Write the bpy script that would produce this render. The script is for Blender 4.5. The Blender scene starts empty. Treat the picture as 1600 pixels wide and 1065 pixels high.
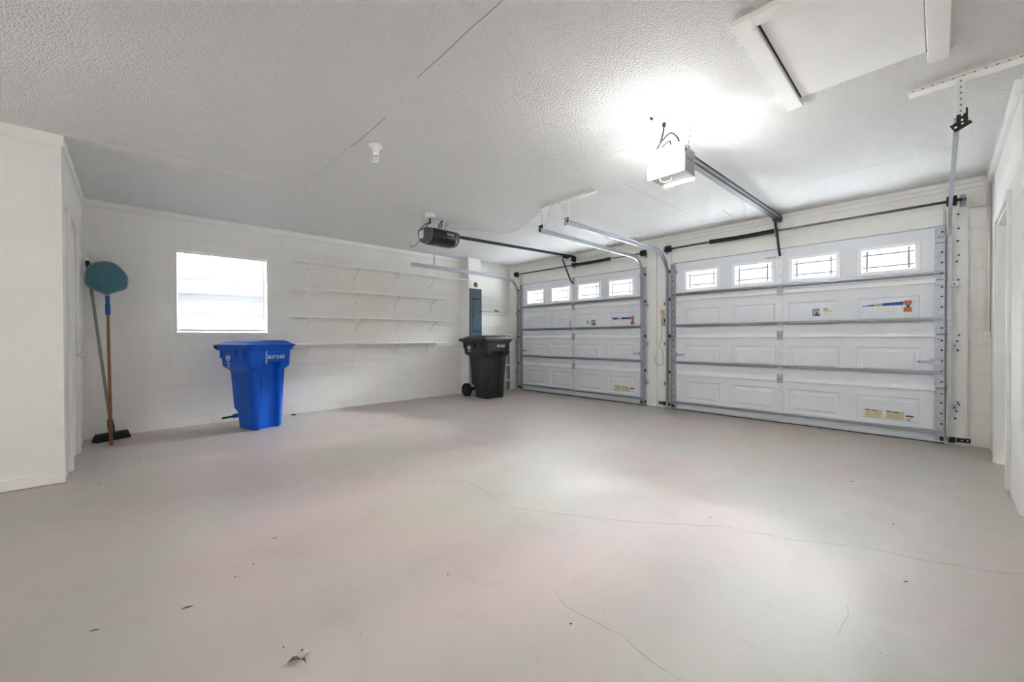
import bpy, bmesh, math, random
from mathutils import Vector, Matrix
random.seed(7)
C = bpy.context.scene.collection
H = 2.594          # ceiling height
W = 6.68           # right wall
CLX, CLY = 1.834, -6.307   # storage closet corner
YB, XR = -9.2, 9.2

# ------------------------------------------------------------------ camera
F_PX, YAW, PITCH, ROLL = 630.345, -0.81465, -0.00742, -0.00435
CAM = Vector((6.34825, -5.93051, 1.07))
fw = Vector((math.sin(YAW)*math.cos(PITCH), math.cos(YAW)*math.cos(PITCH), math.sin(PITCH)))
rt = Vector((math.cos(YAW), -math.sin(YAW), 0)); up = rt.cross(fw)
rt, up = rt*math.cos(ROLL)+up*math.sin(ROLL), -rt*math.sin(ROLL)+up*math.cos(ROLL)
def at(px, py, ax, v):
    """the point of the world plane ax = v seen at a photograph pixel"""
    d = fw + rt*((px-800)/F_PX) - up*((py-532.5)/F_PX)
    i = 'xyz'.index(ax); t = (v-CAM[i])/d[i]
    return CAM + d*t
cd = bpy.data.cameras.new('camera'); cam = bpy.data.objects.new('camera', cd); C.objects.link(cam)
m = Matrix((rt, up, -fw)).transposed().to_4x4(); m.translation = CAM
cam.matrix_world = m
cd.sensor_fit = 'HORIZONTAL'; cd.sensor_width = 36; cd.lens = F_PX*36/1600; cd.clip_start = .02
bpy.context.scene.camera = cam

# --------------------------------------------------------------- materials
def lin(c):
    return tuple((x/12.92 if x <= .04045 else ((x+.055)/1.055)**2.4) for x in (v/255 for v in c))
MATS = {}
def nt(name):
    m = bpy.data.materials.new(name); m.use_nodes = True
    return m, m.node_tree.nodes, m.node_tree.links, m.node_tree.nodes['Principled BSDF']
def mat(name, rgb, rough=.5, metal=0, var=.06, scale=8, bump=0, bscale=60, spec=.5):
    m, n, l, b = nt(name)
    b.inputs['Roughness'].default_value = rough; b.inputs['Metallic'].default_value = metal
    b.inputs['Specular IOR Level'].default_value = spec
    tc = n.new('ShaderNodeTexCoord'); no = n.new('ShaderNodeTexNoise')
    no.inputs['Scale'].default_value = scale; no.inputs['Detail'].default_value = 4
    l.new(tc.outputs['Object'], no.inputs['Vector'])
    r = n.new('ShaderNodeValToRGB'); c = lin(rgb)
    r.color_ramp.elements[0].position = .3; r.color_ramp.elements[1].position = .7
    r.color_ramp.elements[0].color = (*[x*(1-var) for x in c], 1)
    r.color_ramp.elements[1].color = (*[min(1, x*(1+var)) for x in c], 1)
    l.new(no.outputs['Fac'], r.inputs['Fac']); l.new(r.outputs['Color'], b.inputs['Base Color'])
    if bump:
        n2 = n.new('ShaderNodeTexNoise'); n2.inputs['Scale'].default_value = bscale
        bp = n.new('ShaderNodeBump'); bp.inputs['Strength'].default_value = bump; bp.inputs['Distance'].default_value = .004
        l.new(tc.outputs['Object'], n2.inputs['Vector']); l.new(n2.outputs['Fac'], bp.inputs['Height']); l.new(bp.outputs['Normal'], b.inputs['Normal'])
    MATS[name] = m; return m
def emis(name, rgb, s):
    m, n, l, b = nt(name); b.inputs['Base Color'].default_value = (*lin(rgb), 1)
    b.inputs['Emission Color'].default_value = (*lin(rgb), 1); b.inputs['Emission Strength'].default_value = s
    MATS[name] = m; return m

WHITE = (240, 239, 235)
mat('white_trim', WHITE, .45, var=.03, bump=.15)
mat('white_panel', (239, 238, 235), .5, var=.03, scale=3, bump=.1)
mat('shelf_paint', (250, 249, 246), .35, var=.01); mat('white_paint', (241, 240, 237), .4, var=.02)
mat('door_white', (238, 239, 240), .42, var=.02, scale=3)
mat('steel_panel', (230, 233, 238), .45, var=.025, scale=4, bump=.05)
mat('rail_white', (247, 247, 247), .35, var=.02)
mat('galvanised', (176, 180, 186), .42, .75, var=.14, scale=30)
mat('galvanised_bright', (226, 229, 233), .35, .35, var=.1, scale=30)
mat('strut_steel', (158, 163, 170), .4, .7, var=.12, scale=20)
mat('aluminium', (222, 224, 228), .3, .8, var=.05, scale=20)
mat('shaft_steel', (120, 118, 114), .35, .85, var=.15, scale=30)
mat('spring_black', (34, 35, 38), .5, .3, var=.1)
mat('dark_iron', (52, 51, 49), .5, .6, var=.2, scale=40)
mat('hole', (28, 29, 32), .8, 0, var=.05)
mat('rubber', (26, 26, 28), .75, var=.1)
mat('black_plastic', (27, 28, 33), .40, var=.06, bump=.1, bscale=120)
mat('opener_black', (26, 27, 29), .3, var=.05)
mat('opener_grey', (76, 84, 88), .4, var=.05)
mat('opener_case', (196, 196, 190), .45, var=.03)
mat('blue_plastic', (0, 84, 196), .36, var=.06, bump=.06, bscale=120, spec=.3)
mat('blue_dark', (8, 60, 140), .4, var=.05)
mat('mark_white', (225, 228, 232), .6, var=.02)
mat('mark_blue', (150, 195, 245), .6, var=.02)
mat('bar_grey', (120, 122, 128), .6, var=.02); mat('mark_grey', (150, 152, 158), .6, var=.02)
mat('panel_teal', (58, 86, 100), .35, var=.05, scale=5)
mat('net_blue', (28, 74, 150), .4, var=.06)
mat('wood_handle', (146, 98, 66), .55, var=.25, scale=12)
mat('grey_handle', (148, 146, 136), .45, .2, var=.08)
mat('bristle', (20, 20, 21), .8, var=.3, scale=60)
mat('brass', (150, 118, 58), .3, .9, var=.1)
mat('hinge_metal', (116, 112, 104), .4, .8)
mat('tan_block', (196, 178, 140), .6, var=.15, scale=14)
mat('wire_white', (214, 213, 208), .5)
mat('wire_grey', (120, 118, 112), .5)
mat('wire_black', (24, 24, 26), .5)
mat('stk_blue', (30, 78, 168), .5, var=.2, scale=20); mat('stk_orange', (200, 104, 52), .5, var=.1, scale=20)
mat('stk_white', (226, 228, 230), .5); mat('stk_cream', (212, 200, 176), .55, var=.1, scale=60)
mat('stk_teal', (20, 62, 72), .5); mat('stk_yellow', (206, 204, 120), .5); mat('stk_black', (60, 60, 58), .5, var=.3, scale=90)
mat('stk_red', (130, 40, 44), .5); mat('stk_green', (70, 150, 80), .5); mat('stk_gold', (190, 178, 110), .5)
mat('strip_pink', (206, 176, 168), .5)
mat('leaf_brown', (96, 84, 72), .7, var=.3, scale=40); mat('leaf_pale', (196, 186, 176), .7, var=.1, scale=40)
mat('twig', (70, 62, 54), .8, var=.3, scale=40)
mat('bulb_glass', (240, 240, 238), .15, var=.01)
mat('porcelain', (238, 238, 238), .25, var=.01)
mat('hinge_dark', (70, 66, 60), .6, var=.2)
emis('lamp_lens', (252, 253, 253), 17.0); emis('lamp_lens_rear', (252, 253, 253), 29.0)

# painted concrete block
def block_mat(name, rgb, axis, zoff, xoff=0.0):
    m, n, l, b = nt(name); b.inputs['Roughness'].default_value = .48
    tc = n.new('ShaderNodeTexCoord'); sx = n.new('ShaderNodeSeparateXYZ'); cx = n.new('ShaderNodeCombineXYZ')
    l.new(tc.outputs['Object'], sx.inputs[0])
    a = n.new('ShaderNodeMath'); a.operation = 'ADD'; a.inputs[1].default_value = 20+xoff
    z = n.new('ShaderNodeMath'); z.operation = 'ADD'; z.inputs[1].default_value = 2-zoff
    l.new(sx.outputs['X' if axis == 'x' else 'Y'], a.inputs[0]); l.new(sx.outputs['Z'], z.inputs[0])
    l.new(a.outputs[0], cx.inputs[0]); l.new(z.outputs[0], cx.inputs[1])
    br = n.new('ShaderNodeTexBrick'); l.new(cx.outputs[0], br.inputs['Vector'])
    br.inputs['Scale'].default_value = 1; br.inputs['Brick Width'].default_value = .4; br.inputs['Row Height'].default_value = .2
    br.inputs['Mortar Size'].default_value = .004; br.inputs['Mortar Smooth'].default_value = .6
    c = lin(rgb)
    br.inputs['Color1'].default_value = (*c, 1); br.inputs['Color2'].default_value = (*[x*.975 for x in c], 1)
    br.inputs['Mortar'].default_value = (*[x*.9 for x in c], 1)
    no = n.new('ShaderNodeTexNoise'); no.inputs['Scale'].default_value = 90; no.inputs['Detail'].default_value = 5
    l.new(tc.outputs['Object'], no.inputs['Vector'])
    b1 = n.new('ShaderNodeBump'); b1.invert = True; b1.inputs['Strength'].default_value = .35; b1.inputs['Distance'].default_value = .006
    b2 = n.new('ShaderNodeBump'); b2.inputs['Strength'].default_value = .25; b2.inputs['Distance'].default_value = .003
    l.new(br.outputs['Fac'], b1.inputs['Height']); l.new(no.outputs['Fac'], b2.inputs['Height']); l.new(b2.outputs['Normal'], b1.inputs['Normal'])
    l.new(b1.outputs['Normal'], b.inputs['Normal']); l.new(br.outputs['Color'], b.inputs['Base Color'])
    MATS[name] = m
block_mat('block_left', (240, 239, 234), 'y', .11)
block_mat('block_front', (240, 238, 233), 'x', .11, .1)
block_mat('block_right', (240, 239, 235), 'y', .11, .15)

def seg_mask(n, l, X, Y, segs):
    """1 on thin straight seams: (axis of run, constant, from, to, half width)"""
    prev = None
    def M(op, a, b=None):
        q = n.new('ShaderNodeMath'); q.operation = op
        for i, v in enumerate((a, b)):
            if v is None: continue
            if isinstance(v, (int, float)): q.inputs[i].default_value = v
            else: l.new(v, q.inputs[i])
        return q.outputs[0]
    for ax, k, s, e, hw in segs:
        run, off = (X, Y) if ax == 'x' else (Y, X)
        q = M('LESS_THAN', M('ABSOLUTE', M('SUBTRACT', off, k)), hw)
        q = M('MULTIPLY', q, M('MULTIPLY', M('GREATER_THAN', run, s), M('LESS_THAN', run, e)))
        prev = q if prev is None else M('MAXIMUM', prev, q)
    return prev

# sprayed popcorn ceiling with taped joints
m, n, l, b = nt('popcorn'); MATS['popcorn'] = m
b.inputs['Roughness'].default_value = .75; b.inputs['Specular IOR Level'].default_value = .2
tc = n.new('ShaderNodeTexCoord'); sx = n.new('ShaderNodeSeparateXYZ'); l.new(tc.outputs['Object'], sx.inputs[0])
wob = n.new('ShaderNodeTexNoise'); wob.inputs['Scale'].default_value = 3; l.new(tc.outputs['Object'], wob.inputs['Vector'])
wm = n.new('ShaderNodeMath'); wm.operation = 'MULTIPLY_ADD'; wm.inputs[1].default_value = .02; wm.inputs[2].default_value = -.01
l.new(wob.outputs['Fac'], wm.inputs[0])
def addw(o):
    q = n.new('ShaderNodeMath'); q.operation = 'ADD'; l.new(o, q.inputs[0]); l.new(wm.outputs[0], q.inputs[1]); return q.outputs[0]
X, Y = addw(sx.outputs['X']), addw(sx.outputs['Y'])
cracks = seg_mask(n, l, X, Y, [('x', -4.70, 4.25, 5.3, .003), ('x', -4.645, 3.12, 3.72, .0035), ('x', -4.66, 1.9, 3.1, .0012),
                               ('y', 1.888, -5.9, -5.3, .003), ('x', -2.99, 4.45, 5.3, .005), ('x', -1.1, 3.0, 6.4, .002), ('y', 4.55, -.75, -.35, .005),
                               ('y', 2.6, -2.6, -1.0, .002), ('y', 4.2, -2.4, -.4, .002), ('x', -2.0, 1.0, 3.2, .002)])
tape = seg_mask(n, l, X, Y, [('y', 1.9, -5.85, -4.9, .045), ('y', 1.9, -4.9, -3.9, .02), ('y', 1.89, -6.3, -5.9, .02)])
vo = n.new('ShaderNodeTexVoronoi'); vo.feature = 'SMOOTH_F1'; vo.inputs['Scale'].default_value = 105; vo.inputs['Randomness'].default_value = 1
l.new(tc.outputs['Object'], vo.inputs['Vector'])
no = n.new('ShaderNodeTexNoise'); no.inputs['Scale'].default_value = 62; no.inputs['Detail'].default_value = 5; no.inputs['Roughness'].default_value = .65
l.new(tc.outputs['Object'], no.inputs['Vector'])
def mth(op, a, b_, c_=None):
    q = n.new('ShaderNodeMath'); q.operation = op
    for i, v in enumerate((a, b_, c_)):
        if v is None: continue
        if isinstance(v, (int, float)): q.inputs[i].default_value = v
        else: l.new(v, q.inputs[i])
    return q.outputs[0]
hgt = mth('SUBTRACT', mth('MULTIPLY', no.outputs['Fac'], 1.5), mth('MULTIPLY', vo.outputs['Distance'], 1.1))
hgt = mth('MULTIPLY', hgt, mth('SUBTRACT', 1, mth('MULTIPLY', tape, .85)))
bp = n.new('ShaderNodeBump'); bp.inputs['Strength'].default_value = 1; bp.inputs['Distance'].default_value = .012
l.new(hgt, bp.inputs['Height']); l.new(bp.outputs['Normal'], b.inputs['Normal'])
mx = n.new('ShaderNodeMix'); mx.data_type = 'RGBA'; mx.inputs['A'].default_value = (*lin((242, 242, 240)), 1); mx.inputs['B'].default_value = (*lin((150, 148, 144)), 1)
l.new(mth('MULTIPLY', cracks, .75), mx.inputs['Factor']); l.new(mx.outputs['Result'], b.inputs['Base Color'])

# painted concrete floor, pink-grey with worn greenish-grey patches
m, n, l, b = nt('floor_paint'); MATS['floor_paint'] = m
tc = n.new('ShaderNodeTexCoord')
def noise(sc, det=4, rough=.55, dist=0):
    q = n.new('ShaderNodeTexNoise'); q.inputs['Scale'].default_value = sc; q.inputs['Detail'].default_value = det
    q.inputs['Roughness'].default_value = rough; q.inputs['Distortion'].default_value = dist
    l.new(tc.outputs['Object'], q.inputs['Vector']); return q.outputs['Fac']
def ramp(f, p0, p1):
    q = n.new('ShaderNodeMapRange'); q.inputs['From Min'].default_value = p0; q.inputs['From Max'].default_value = p1
    l.new(f, q.inputs['Value']); return q.outputs['Result']
def mixc(f, a, b_):
    q = n.new('ShaderNodeMix'); q.data_type = 'RGBA'
    l.new(f, q.inputs['Factor'])
    for k, v in (('A', a), ('B', b_)):
        if isinstance(v, tuple): q.inputs[k].default_value = (*lin(v), 1)
        else: l.new(v, q.inputs[k])
    return q.outputs['Result']
PINK, GREY = (188, 173, 170), (178, 175, 168)
col = mixc(ramp(noise(.9, 5, .6, .4), .42, .6), PINK, GREY)
col = mixc(mth('MULTIPLY', ramp(noise(.55, 3, .5, .3), .58, .72), .45), col, (192, 178, 158))
col = mixc(mth('MULTIPLY', ramp(noise(7, 6, .7), .55, .72), .30), col, (158, 145, 139))
col = mixc(mth('MULTIPLY', ramp(noise(1.6, 6, .7, .3), .52, .70), .42), col, (164, 156, 150))
sp = n.new('ShaderNodeTexVoronoi'); sp.voronoi_dimensions = '2D'; sp.inputs['Scale'].default_value = 1.9; l.new(tc.outputs['Object'], sp.inputs['Vector'])
col = mixc(mth('MULTIPLY', mth('LESS_THAN', sp.outputs['Distance'], .0065), .6), col, (92, 84, 78))
sp2 = n.new('ShaderNodeTexVoronoi'); sp2.voronoi_dimensions = '2D'; sp2.inputs['Scale'].default_value = 5; l.new(tc.outputs['Object'], sp2.inputs['Vector'])
col = mixc(mth('MULTIPLY', mth('LESS_THAN', sp2.outputs['Distance'], .011), .35), col, (120, 112, 106))
l.new(col, b.inputs['Base Color'])
l.new(mth('MULTIPLY_ADD', noise(4, 5), .25, .33), b.inputs['Roughness'])
bp = n.new('ShaderNodeBump'); bp.inputs['Strength'].default_value = .12; bp.inputs['Distance'].default_value = .004
l.new(noise(55, 6), bp.inputs['Height']); l.new(bp.outputs['Normal'], b.inputs['Normal'])
mat('crack', (160, 149, 143), .8, var=.15)

# glass, net and blind slats that let daylight through
def thin(name, rgb_t, rgb_d, f_diff, rough=.1, back=.5):
    m, n, l, b = nt(name); n.remove(b); out = n['Material Output']
    t = n.new('ShaderNodeBsdfTransparent'); t.inputs[0].default_value = (*lin(rgb_t), 1)
    d = n.new('ShaderNodeBsdfTranslucent'); d.inputs[0].default_value = (*lin(rgb_d), 1)
    d2 = n.new('ShaderNodeBsdfDiffuse'); d2.inputs[0].default_value = (*lin(rgb_d), 1)
    g = n.new('ShaderNodeBsdfGlossy'); g.inputs['Roughness'].default_value = rough
    m1 = n.new('ShaderNodeMixShader'); m1.inputs[0].default_value = back; l.new(d.outputs[0], m1.inputs[1]); l.new(d2.outputs[0], m1.inputs[2])
    m2 = n.new('ShaderNodeMixShader'); m2.inputs[0].default_value = f_diff; l.new(t.outputs[0], m2.inputs[1]); l.new(m1.outputs[0], m2.inputs[2])
    m3 = n.new('ShaderNodeMixShader'); m3.inputs[0].default_value = .05; l.new(m2.outputs[0], m3.inputs[1]); l.new(g.outputs[0], m3.inputs[2])
    l.new(m3.outputs[0], out.inputs['Surface']); MATS[name] = m
thin('window_glass', (245, 248, 250), (240, 244, 248), .004)
thin('clear_glass', (248, 250, 250), (245, 245, 245), .05)
thin('blind_slat', (255, 255, 255), (226, 228, 233), .994, .4, .955)
thin('skimmer_net', (78, 138, 156), (84, 142, 160), .66, .4)

# ----------------------------------------------------------------- builder
class MB:
    def __init__(s): s.bm = bmesh.new(); s.mats = ['_']
    def mi(s, name):
        if name is None: return 0
        if name not in s.mats: s.mats.append(name)
        return s.mats.index(name)
    def face(s, pts, mt=None):
        f = s.bm.faces.new([s.bm.verts.new(p) for p in pts]); f.material_index = s.mi(mt); return s
    def box(s, x0, x1, y0, y1, z0, z1, mt=None, M=None):
        if x0 > x1: x0, x1 = x1, x0
        if y0 > y1: y0, y1 = y1, y0
        if z0 > z1: z0, z1 = z1, z0
        v = [Vector((x, y, z)) for z in (z0, z1) for x, y in ((x0, y0), (x1, y0), (x1, y1), (x0, y1))]
        if M is not None: v = [M @ q for q in v]
        v = [s.bm.verts.new(q) for q in v]; k = s.mi(mt)
        for f in ((3, 2, 1, 0), (4, 5, 6, 7), (0, 1, 5, 4), (1, 2, 6, 5), (2, 3, 7, 6), (3, 0, 4, 7)):
            s.bm.faces.new([v[i] for i in f]).material_index = k
        return s
    def bar(s, a, b, w, h, mt=None, upv=(0, 0, 1)):
        """box of cross-section w x h from a to b"""
        a, b = Vector(a), Vector(b); d = (b-a); L = d.length; d.normalize()
        u = Vector(upv); sd = d.cross(u)
        if sd.length < 1e-4: sd = d.cross(Vector((1, 0, 0)))
        sd.normalize(); u = sd.cross(d)
        M = Matrix((d, sd, u)).transposed().to_4x4(); M.translation = a
        return s.box(0, L, -w/2, w/2, -h/2, h/2, mt, M)
    def tube(s, pts, r, seg=8, mt=None, cap=True):
        pts = [Vector(p) for p in pts]; rs = r if isinstance(r, (list, tuple)) else [r]*len(pts)
        rings = []; prev = None
        for i, p in enumerate(pts):
            d = (pts[min(i+1, len(pts)-1)]-pts[max(i-1, 0)]).normalized()
            if prev is None:
                u = d.cross(Vector((0, 0, 1)))
                if u.length < 1e-3: u = d.cross(Vector((1, 0, 0)))
            else: u = prev-d*prev.dot(d)
            u.normalize(); prev = u; v = d.cross(u)
            rings.append([s.bm.verts.new(p+(u*math.cos(t)+v*math.sin(t))*rs[i]) for t in (2*math.pi*k/seg for k in range(seg))])
        k = s.mi(mt)
        for a, b in zip(rings, rings[1:]):
            for i in range(seg):
                f = s.bm.faces.new((a[i], a[(i+1) % seg], b[(i+1) % seg], b[i])); f.material_index = k; f.smooth = True
        if cap:
            s.bm.faces.new(rings[0][::-1]).material_index = k; s.bm.faces.new(rings[-1]).material_index = k
        return s
    def loft(s, rings, mt=None, cap=True, smooth=True, closed=True):
        R = [[s.bm.verts.new(p) for p in r] for r in rings]; k = s.mi(mt); N = len(R[0])
        for a, b in zip(R, R[1:]):
            for i in range(N if closed else N-1):
                f = s.bm.faces.new((a[i], a[(i+1) % N], b[(i+1) % N], b[i])); f.material_index = k; f.smooth = smooth
        if cap:
            s.bm.faces.new(R[0][::-1]).material_index = k; s.bm.faces.new(R[-1]).material_index = k
        return s
    def prism(s, pts, vec, mt=None):
        """flat outline pts pushed along vec"""
        vec = Vector(vec); return s.loft([[Vector(p) for p in pts], [Vector(p)+vec for p in pts]], mt, smooth=False)
    def build(s, name, mt, parent=None, bevel=0, seg=2, origin=None, recalc=True):
        s.mats[0] = mt; bm = s.bm
        if recalc: bmesh.ops.recalc_face_normals(bm, faces=bm.faces[:])
        if parent is not None: o0 = PW[parent.name]
        elif origin is not None: o0 = Vector(origin)
        else:
            xs = [v.co for v in bm.verts]
            o0 = Vector((sum((min(q[i] for q in xs), max(q[i] for q in xs)))/2 if i < 2 else min(q[2] for q in xs) for i in range(3)))
        bmesh.ops.translate(bm, verts=bm.verts[:], vec=-o0)
        me = bpy.data.meshes.new(name); bm.to_mesh(me); bm.free()
        for q in s.mats: me.materials.append(MATS[q])
        o = bpy.data.objects.new(name, me); C.objects.link(o)
        if parent is not None: o.parent = parent; PW[o.name] = o0
        else: o.location = o0; PW[o.name] = o0
        if bevel:
            bv = o.modifiers.new('edge', 'BEVEL'); bv.width = bevel; bv.segments = seg; bv.limit_method = 'ANGLE'; bv.angle_limit = math.radians(40)
        return o
PW = {}
def thing(name, label, cat, loc, group=None):
    o = bpy.data.objects.new(name, None); C.objects.link(o); o.location = loc; o.empty_display_size = .05
    PW[o.name] = Vector(loc); tag(o, label, cat, group); return o
def tag(o, label, cat, group=None):
    o['label'] = label; o['category'] = cat; o['kind'] = 'thing'
    if group: o['group'] = group
    return o
def struct(mb, name, mt, **k):
    o = mb.build(name, mt, origin=(0, 0, 0), **k); o['kind'] = 'structure'; return o
def text(mb, body, size, M, mt, spacing=1.0, depth=.0006):
    """lettering laid in the XY plane of matrix M, pushed out along +Z"""
    cu = bpy.data.curves.new('t', 'FONT'); cu.body = body; cu.size = size; cu.align_x = 'CENTER'; cu.align_y = 'CENTER'
    cu.extrude = depth; cu.space_character = spacing; cu.resolution_u = 3
    o = bpy.data.objects.new('t', cu); C.objects.link(o)
    dg = bpy.context.evaluated_depsgraph_get(); me = bpy.data.meshes.new_from_object(o.evaluated_get(dg))
    k = mb.mi(mt); vs = [mb.bm.verts.new(M @ v.co) for v in me.vertices]
    for p in me.polygons:
        try: mb.bm.faces.new([vs[i] for i in p.vertices]).material_index = k
        except ValueError: pass
    bpy.data.objects.remove(o); bpy.data.curves.remove(cu); bpy.data.meshes.remove(me)
def frame_M(o, x, y):
    """matrix with origin o, local x and y axes"""
    x, y = Vector(x).normalized(), Vector(y).normalized(); z = x.cross(y)
    M = Matrix((x, y, z)).transposed().to_4x4(); M.translation = Vector(o); return M
def copy_tree(o, parent=None):
    c = o.copy(); C.objects.link(c); c.parent = parent
    for ch in list(o.children): copy_tree(ch, c)
    return c
# ------------------------------------------------------------------ setting
struct(MB().box(-.2, XR, YB, .2, -.1, 0), 'floor', 'floor_paint')
struct(MB().box(-.2, XR, YB, .2, H, H+.1), 'ceiling', 'popcorn')
WY0, WY1, WZ0, WZ1 = -5.535, -4.557, 1.158, 2.16
struct(MB().box(-.2, 0, YB, WY0, 0, H).box(-.2, 0, WY1, .2, 0, H).box(-.2, 0, WY0, WY1, 0, WZ0).box(-.2, 0, WY0, WY1, WZ1, H), 'wall_left', 'block_left')
D1, D2, DW, DT = .40, 3.62, 2.76, 2.165       # garage doors: left edges, width, top
mb = MB().box(0, D1+.1, 0, .2, 0, H).box(D1+DW-.1, D2+.1, 0, .2, 0, H).box(D2+DW-.1, XR, 0, .2, 0, H)
mb.box(D1+.1, D1+DW-.1, 0, .2, DT-.07, H).box(D2+.1, D2+DW-.1, 0, .2, DT-.07, H)
struct(mb, 'wall_front', 'block_front')
RY0, RY1, RD = -2.09, -1.54, -.64              # right wall end, doorway near and far edges
struct(MB().box(W, W+.2, RD, 0, 0, H).box(W, W+.2, RY0, RY1, 0, H).box(W, W+.2, RY1, RD, 2.02, H), 'wall_right', 'block_right')
struct(MB().box(W+.2, XR, RY0, RY0+.2, 0, H), 'wall_alcove', 'block_front')
struct(MB().box(XR, XR+.2, YB, RY0+.2, 0, H), 'wall_far_right', 'block_right')
# behind the photographer: a wall with a narrow daylight slit, added for fill light
BX0, BX1, BZ = 3.12, 3.23, 2.0
struct(MB().box(-.2, BX0, YB-.2, YB, 0, H).box(BX1, XR+.2, YB-.2, YB, 0, H).box(BX0, BX1, YB-.2, YB, BZ, H), 'wall_back', 'block_front')
# storage closet: panelled front and a side with a door
mb = MB()
ys = [YB, -8.7, -8.3, -7.9, -7.5, -7.1, -6.9, -6.565, -6.466, -6.395]
for a, b_ in zip(ys, ys[1:]): mb.box(CLX-.02, CLX, a+.0007, b_-.0007, 0, H)
mb.box(CLX-.02, CLX, -6.3935, CLY, 0, H).box(CLX-.03, CLX-.0012, YB, CLY-.03, 0, H)
struct(mb, 'wall_closet', 'white_panel')
mb = MB().box(0, .80, CLY-.04, CLY, 0, H).box(.80, 1.45, CLY-.04, CLY, 2.10, H).box(1.45, 1.596, CLY-.04, CLY, 0, H).box(1.616, CLX-.004, CLY-.04, CLY, 0, H)
mb.box(1.58, 1.64, CLY-.044, CLY-.036, 0, H, 'hole').box(1.596, 1.616, CLY-.04, CLY, 2.15, H).box(1.596, 1.616, CLY-.04, CLY, .98, 1.30).box(1.596, 1.616, CLY-.04, CLY, .0, .08)
struct(mb, 'wall_closet_side', 'white_paint')
d = struct(MB().box(.805, 1.445, CLY-.045, CLY-.005, .012, 2.095).box(.90, 1.35, CLY-.006, CLY+.004, 1.2, 1.95).box(.90, 1.35, CLY-.006, CLY+.004, .2, 1.02), 'door_1', 'door_white', bevel=.004)
MB().box(.745, .80, CLY, CLY+.022, 0, 2.095).box(1.45, 1.505, CLY, CLY+.022, 0, 2.095).box(.745, 1.505, CLY, CLY+.022, 2.095, 2.15).build('door_casing', 'white_trim', d, bevel=.004)
MB().tube([(.87, CLY-.005, .93), (.87, CLY+.03, .93), (.87, CLY+.035, .93), (.87, CLY+.055, .93), (.87, CLY+.062, .93)], [.012, .012, .024, .027, .015], 14).build('door_knob', 'porcelain', d)
for z in (.3, 1.75): MB().box(1.43, 1.46, CLY+.02, CLY+.027, z, z+.09).build('door_hinge', 'rail_white', d)
struct(MB().box(CLX, CLX+.018, YB, CLY, H-.075, H).box(CLX, CLX+.010, YB, CLY+.01, H-.082, H-.075), 'trim_1', 'white_trim')
struct(MB().box(0, CLX+.018, CLY, CLY+.018, H-.075, H), 'trim_2', 'white_trim')
struct(MB().box(CLX, CLX+.014, YB, CLY, .004, .085), 'baseboard_closet', 'white_trim', bevel=.003)
struct(MB().box(CLX-.03, CLX+.006, CLY-.03, CLY+.006, 0, H-.075), 'trim_3', 'white_trim', bevel=.002)
struct(MB().box(0, .022, CLY+.018, -1.30, H-.066, H), 'trim_4', 'white_trim')
struct(MB().box(0, .022, -1.0, 0, H-.066, H), 'trim_5', 'white_trim')
struct(MB().box(0, .035, CLY, CLY+.035, 0, H-.075), 'trim_6', 'white_trim')
struct(MB().box(0, W, -.03, 0, H-.045, H).box(0, W, -.02, 0, H-.09, H-.045), 'trim_7', 'white_trim', bevel=.004)
struct(MB().box(W-.03, W, RY0, -.03, H-.09, H), 'trim_8', 'white_trim', bevel=.004)
struct(MB().box(W, XR, RY0-.03, RY0, H-.09, H), 'trim_9', 'white_trim')
# boards over and beside the garage doors
struct(MB().box(D1-.02, D1+DW+.02, -.022, 0, DT+.006, 2.345), 'trim_10', 'white_trim', bevel=.003)
struct(MB().box(D2-.02, D2+DW-.01, -.022, 0, DT+.006, 2.345), 'trim_11', 'white_trim', bevel=.003)
struct(MB().box(3.185, 3.350, -.03, 0, 0, 2.47), 'trim_12', 'white_trim', bevel=.006)
struct(MB().box(3.356, 3.525, -.03, 0, 0, 2.47), 'trim_13', 'white_trim', bevel=.006)
mb = MB().box(6.385, 6.532, -.045, 0, 0, 2.44)
for x, z in ((6.462, .33), (6.47, .42), (6.455, .26), (6.48, .40), (6.465, 1.02), (6.478, 1.08), (6.47, .93), (6.472, 1.62), (6.462, 1.80), (6.475, 1.86), (6.468, 2.0), (6.472, 2.12), (6.47, 2.26)):
    mb.tube([(x, -.0445, z), (x, -.049, z)], .009, 8, 'hinge_dark')
struct(mb, 'trim_14', 'white_trim')
struct(MB().box(.245, .365, -.03, 0, 0, 2.45), 'trim_15', 'white_trim', bevel=.006)
struct(MB().box(4.955, 5.115, -.04, 0, 2.30, 2.50), 'trim_16', 'white_trim', bevel=.003)
# block pilaster on the left wall
struct(MB().box(0, .25, -1.30, -1.0, 0, H), 'wall_pilaster', 'white_paint', bevel=.004)
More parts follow.
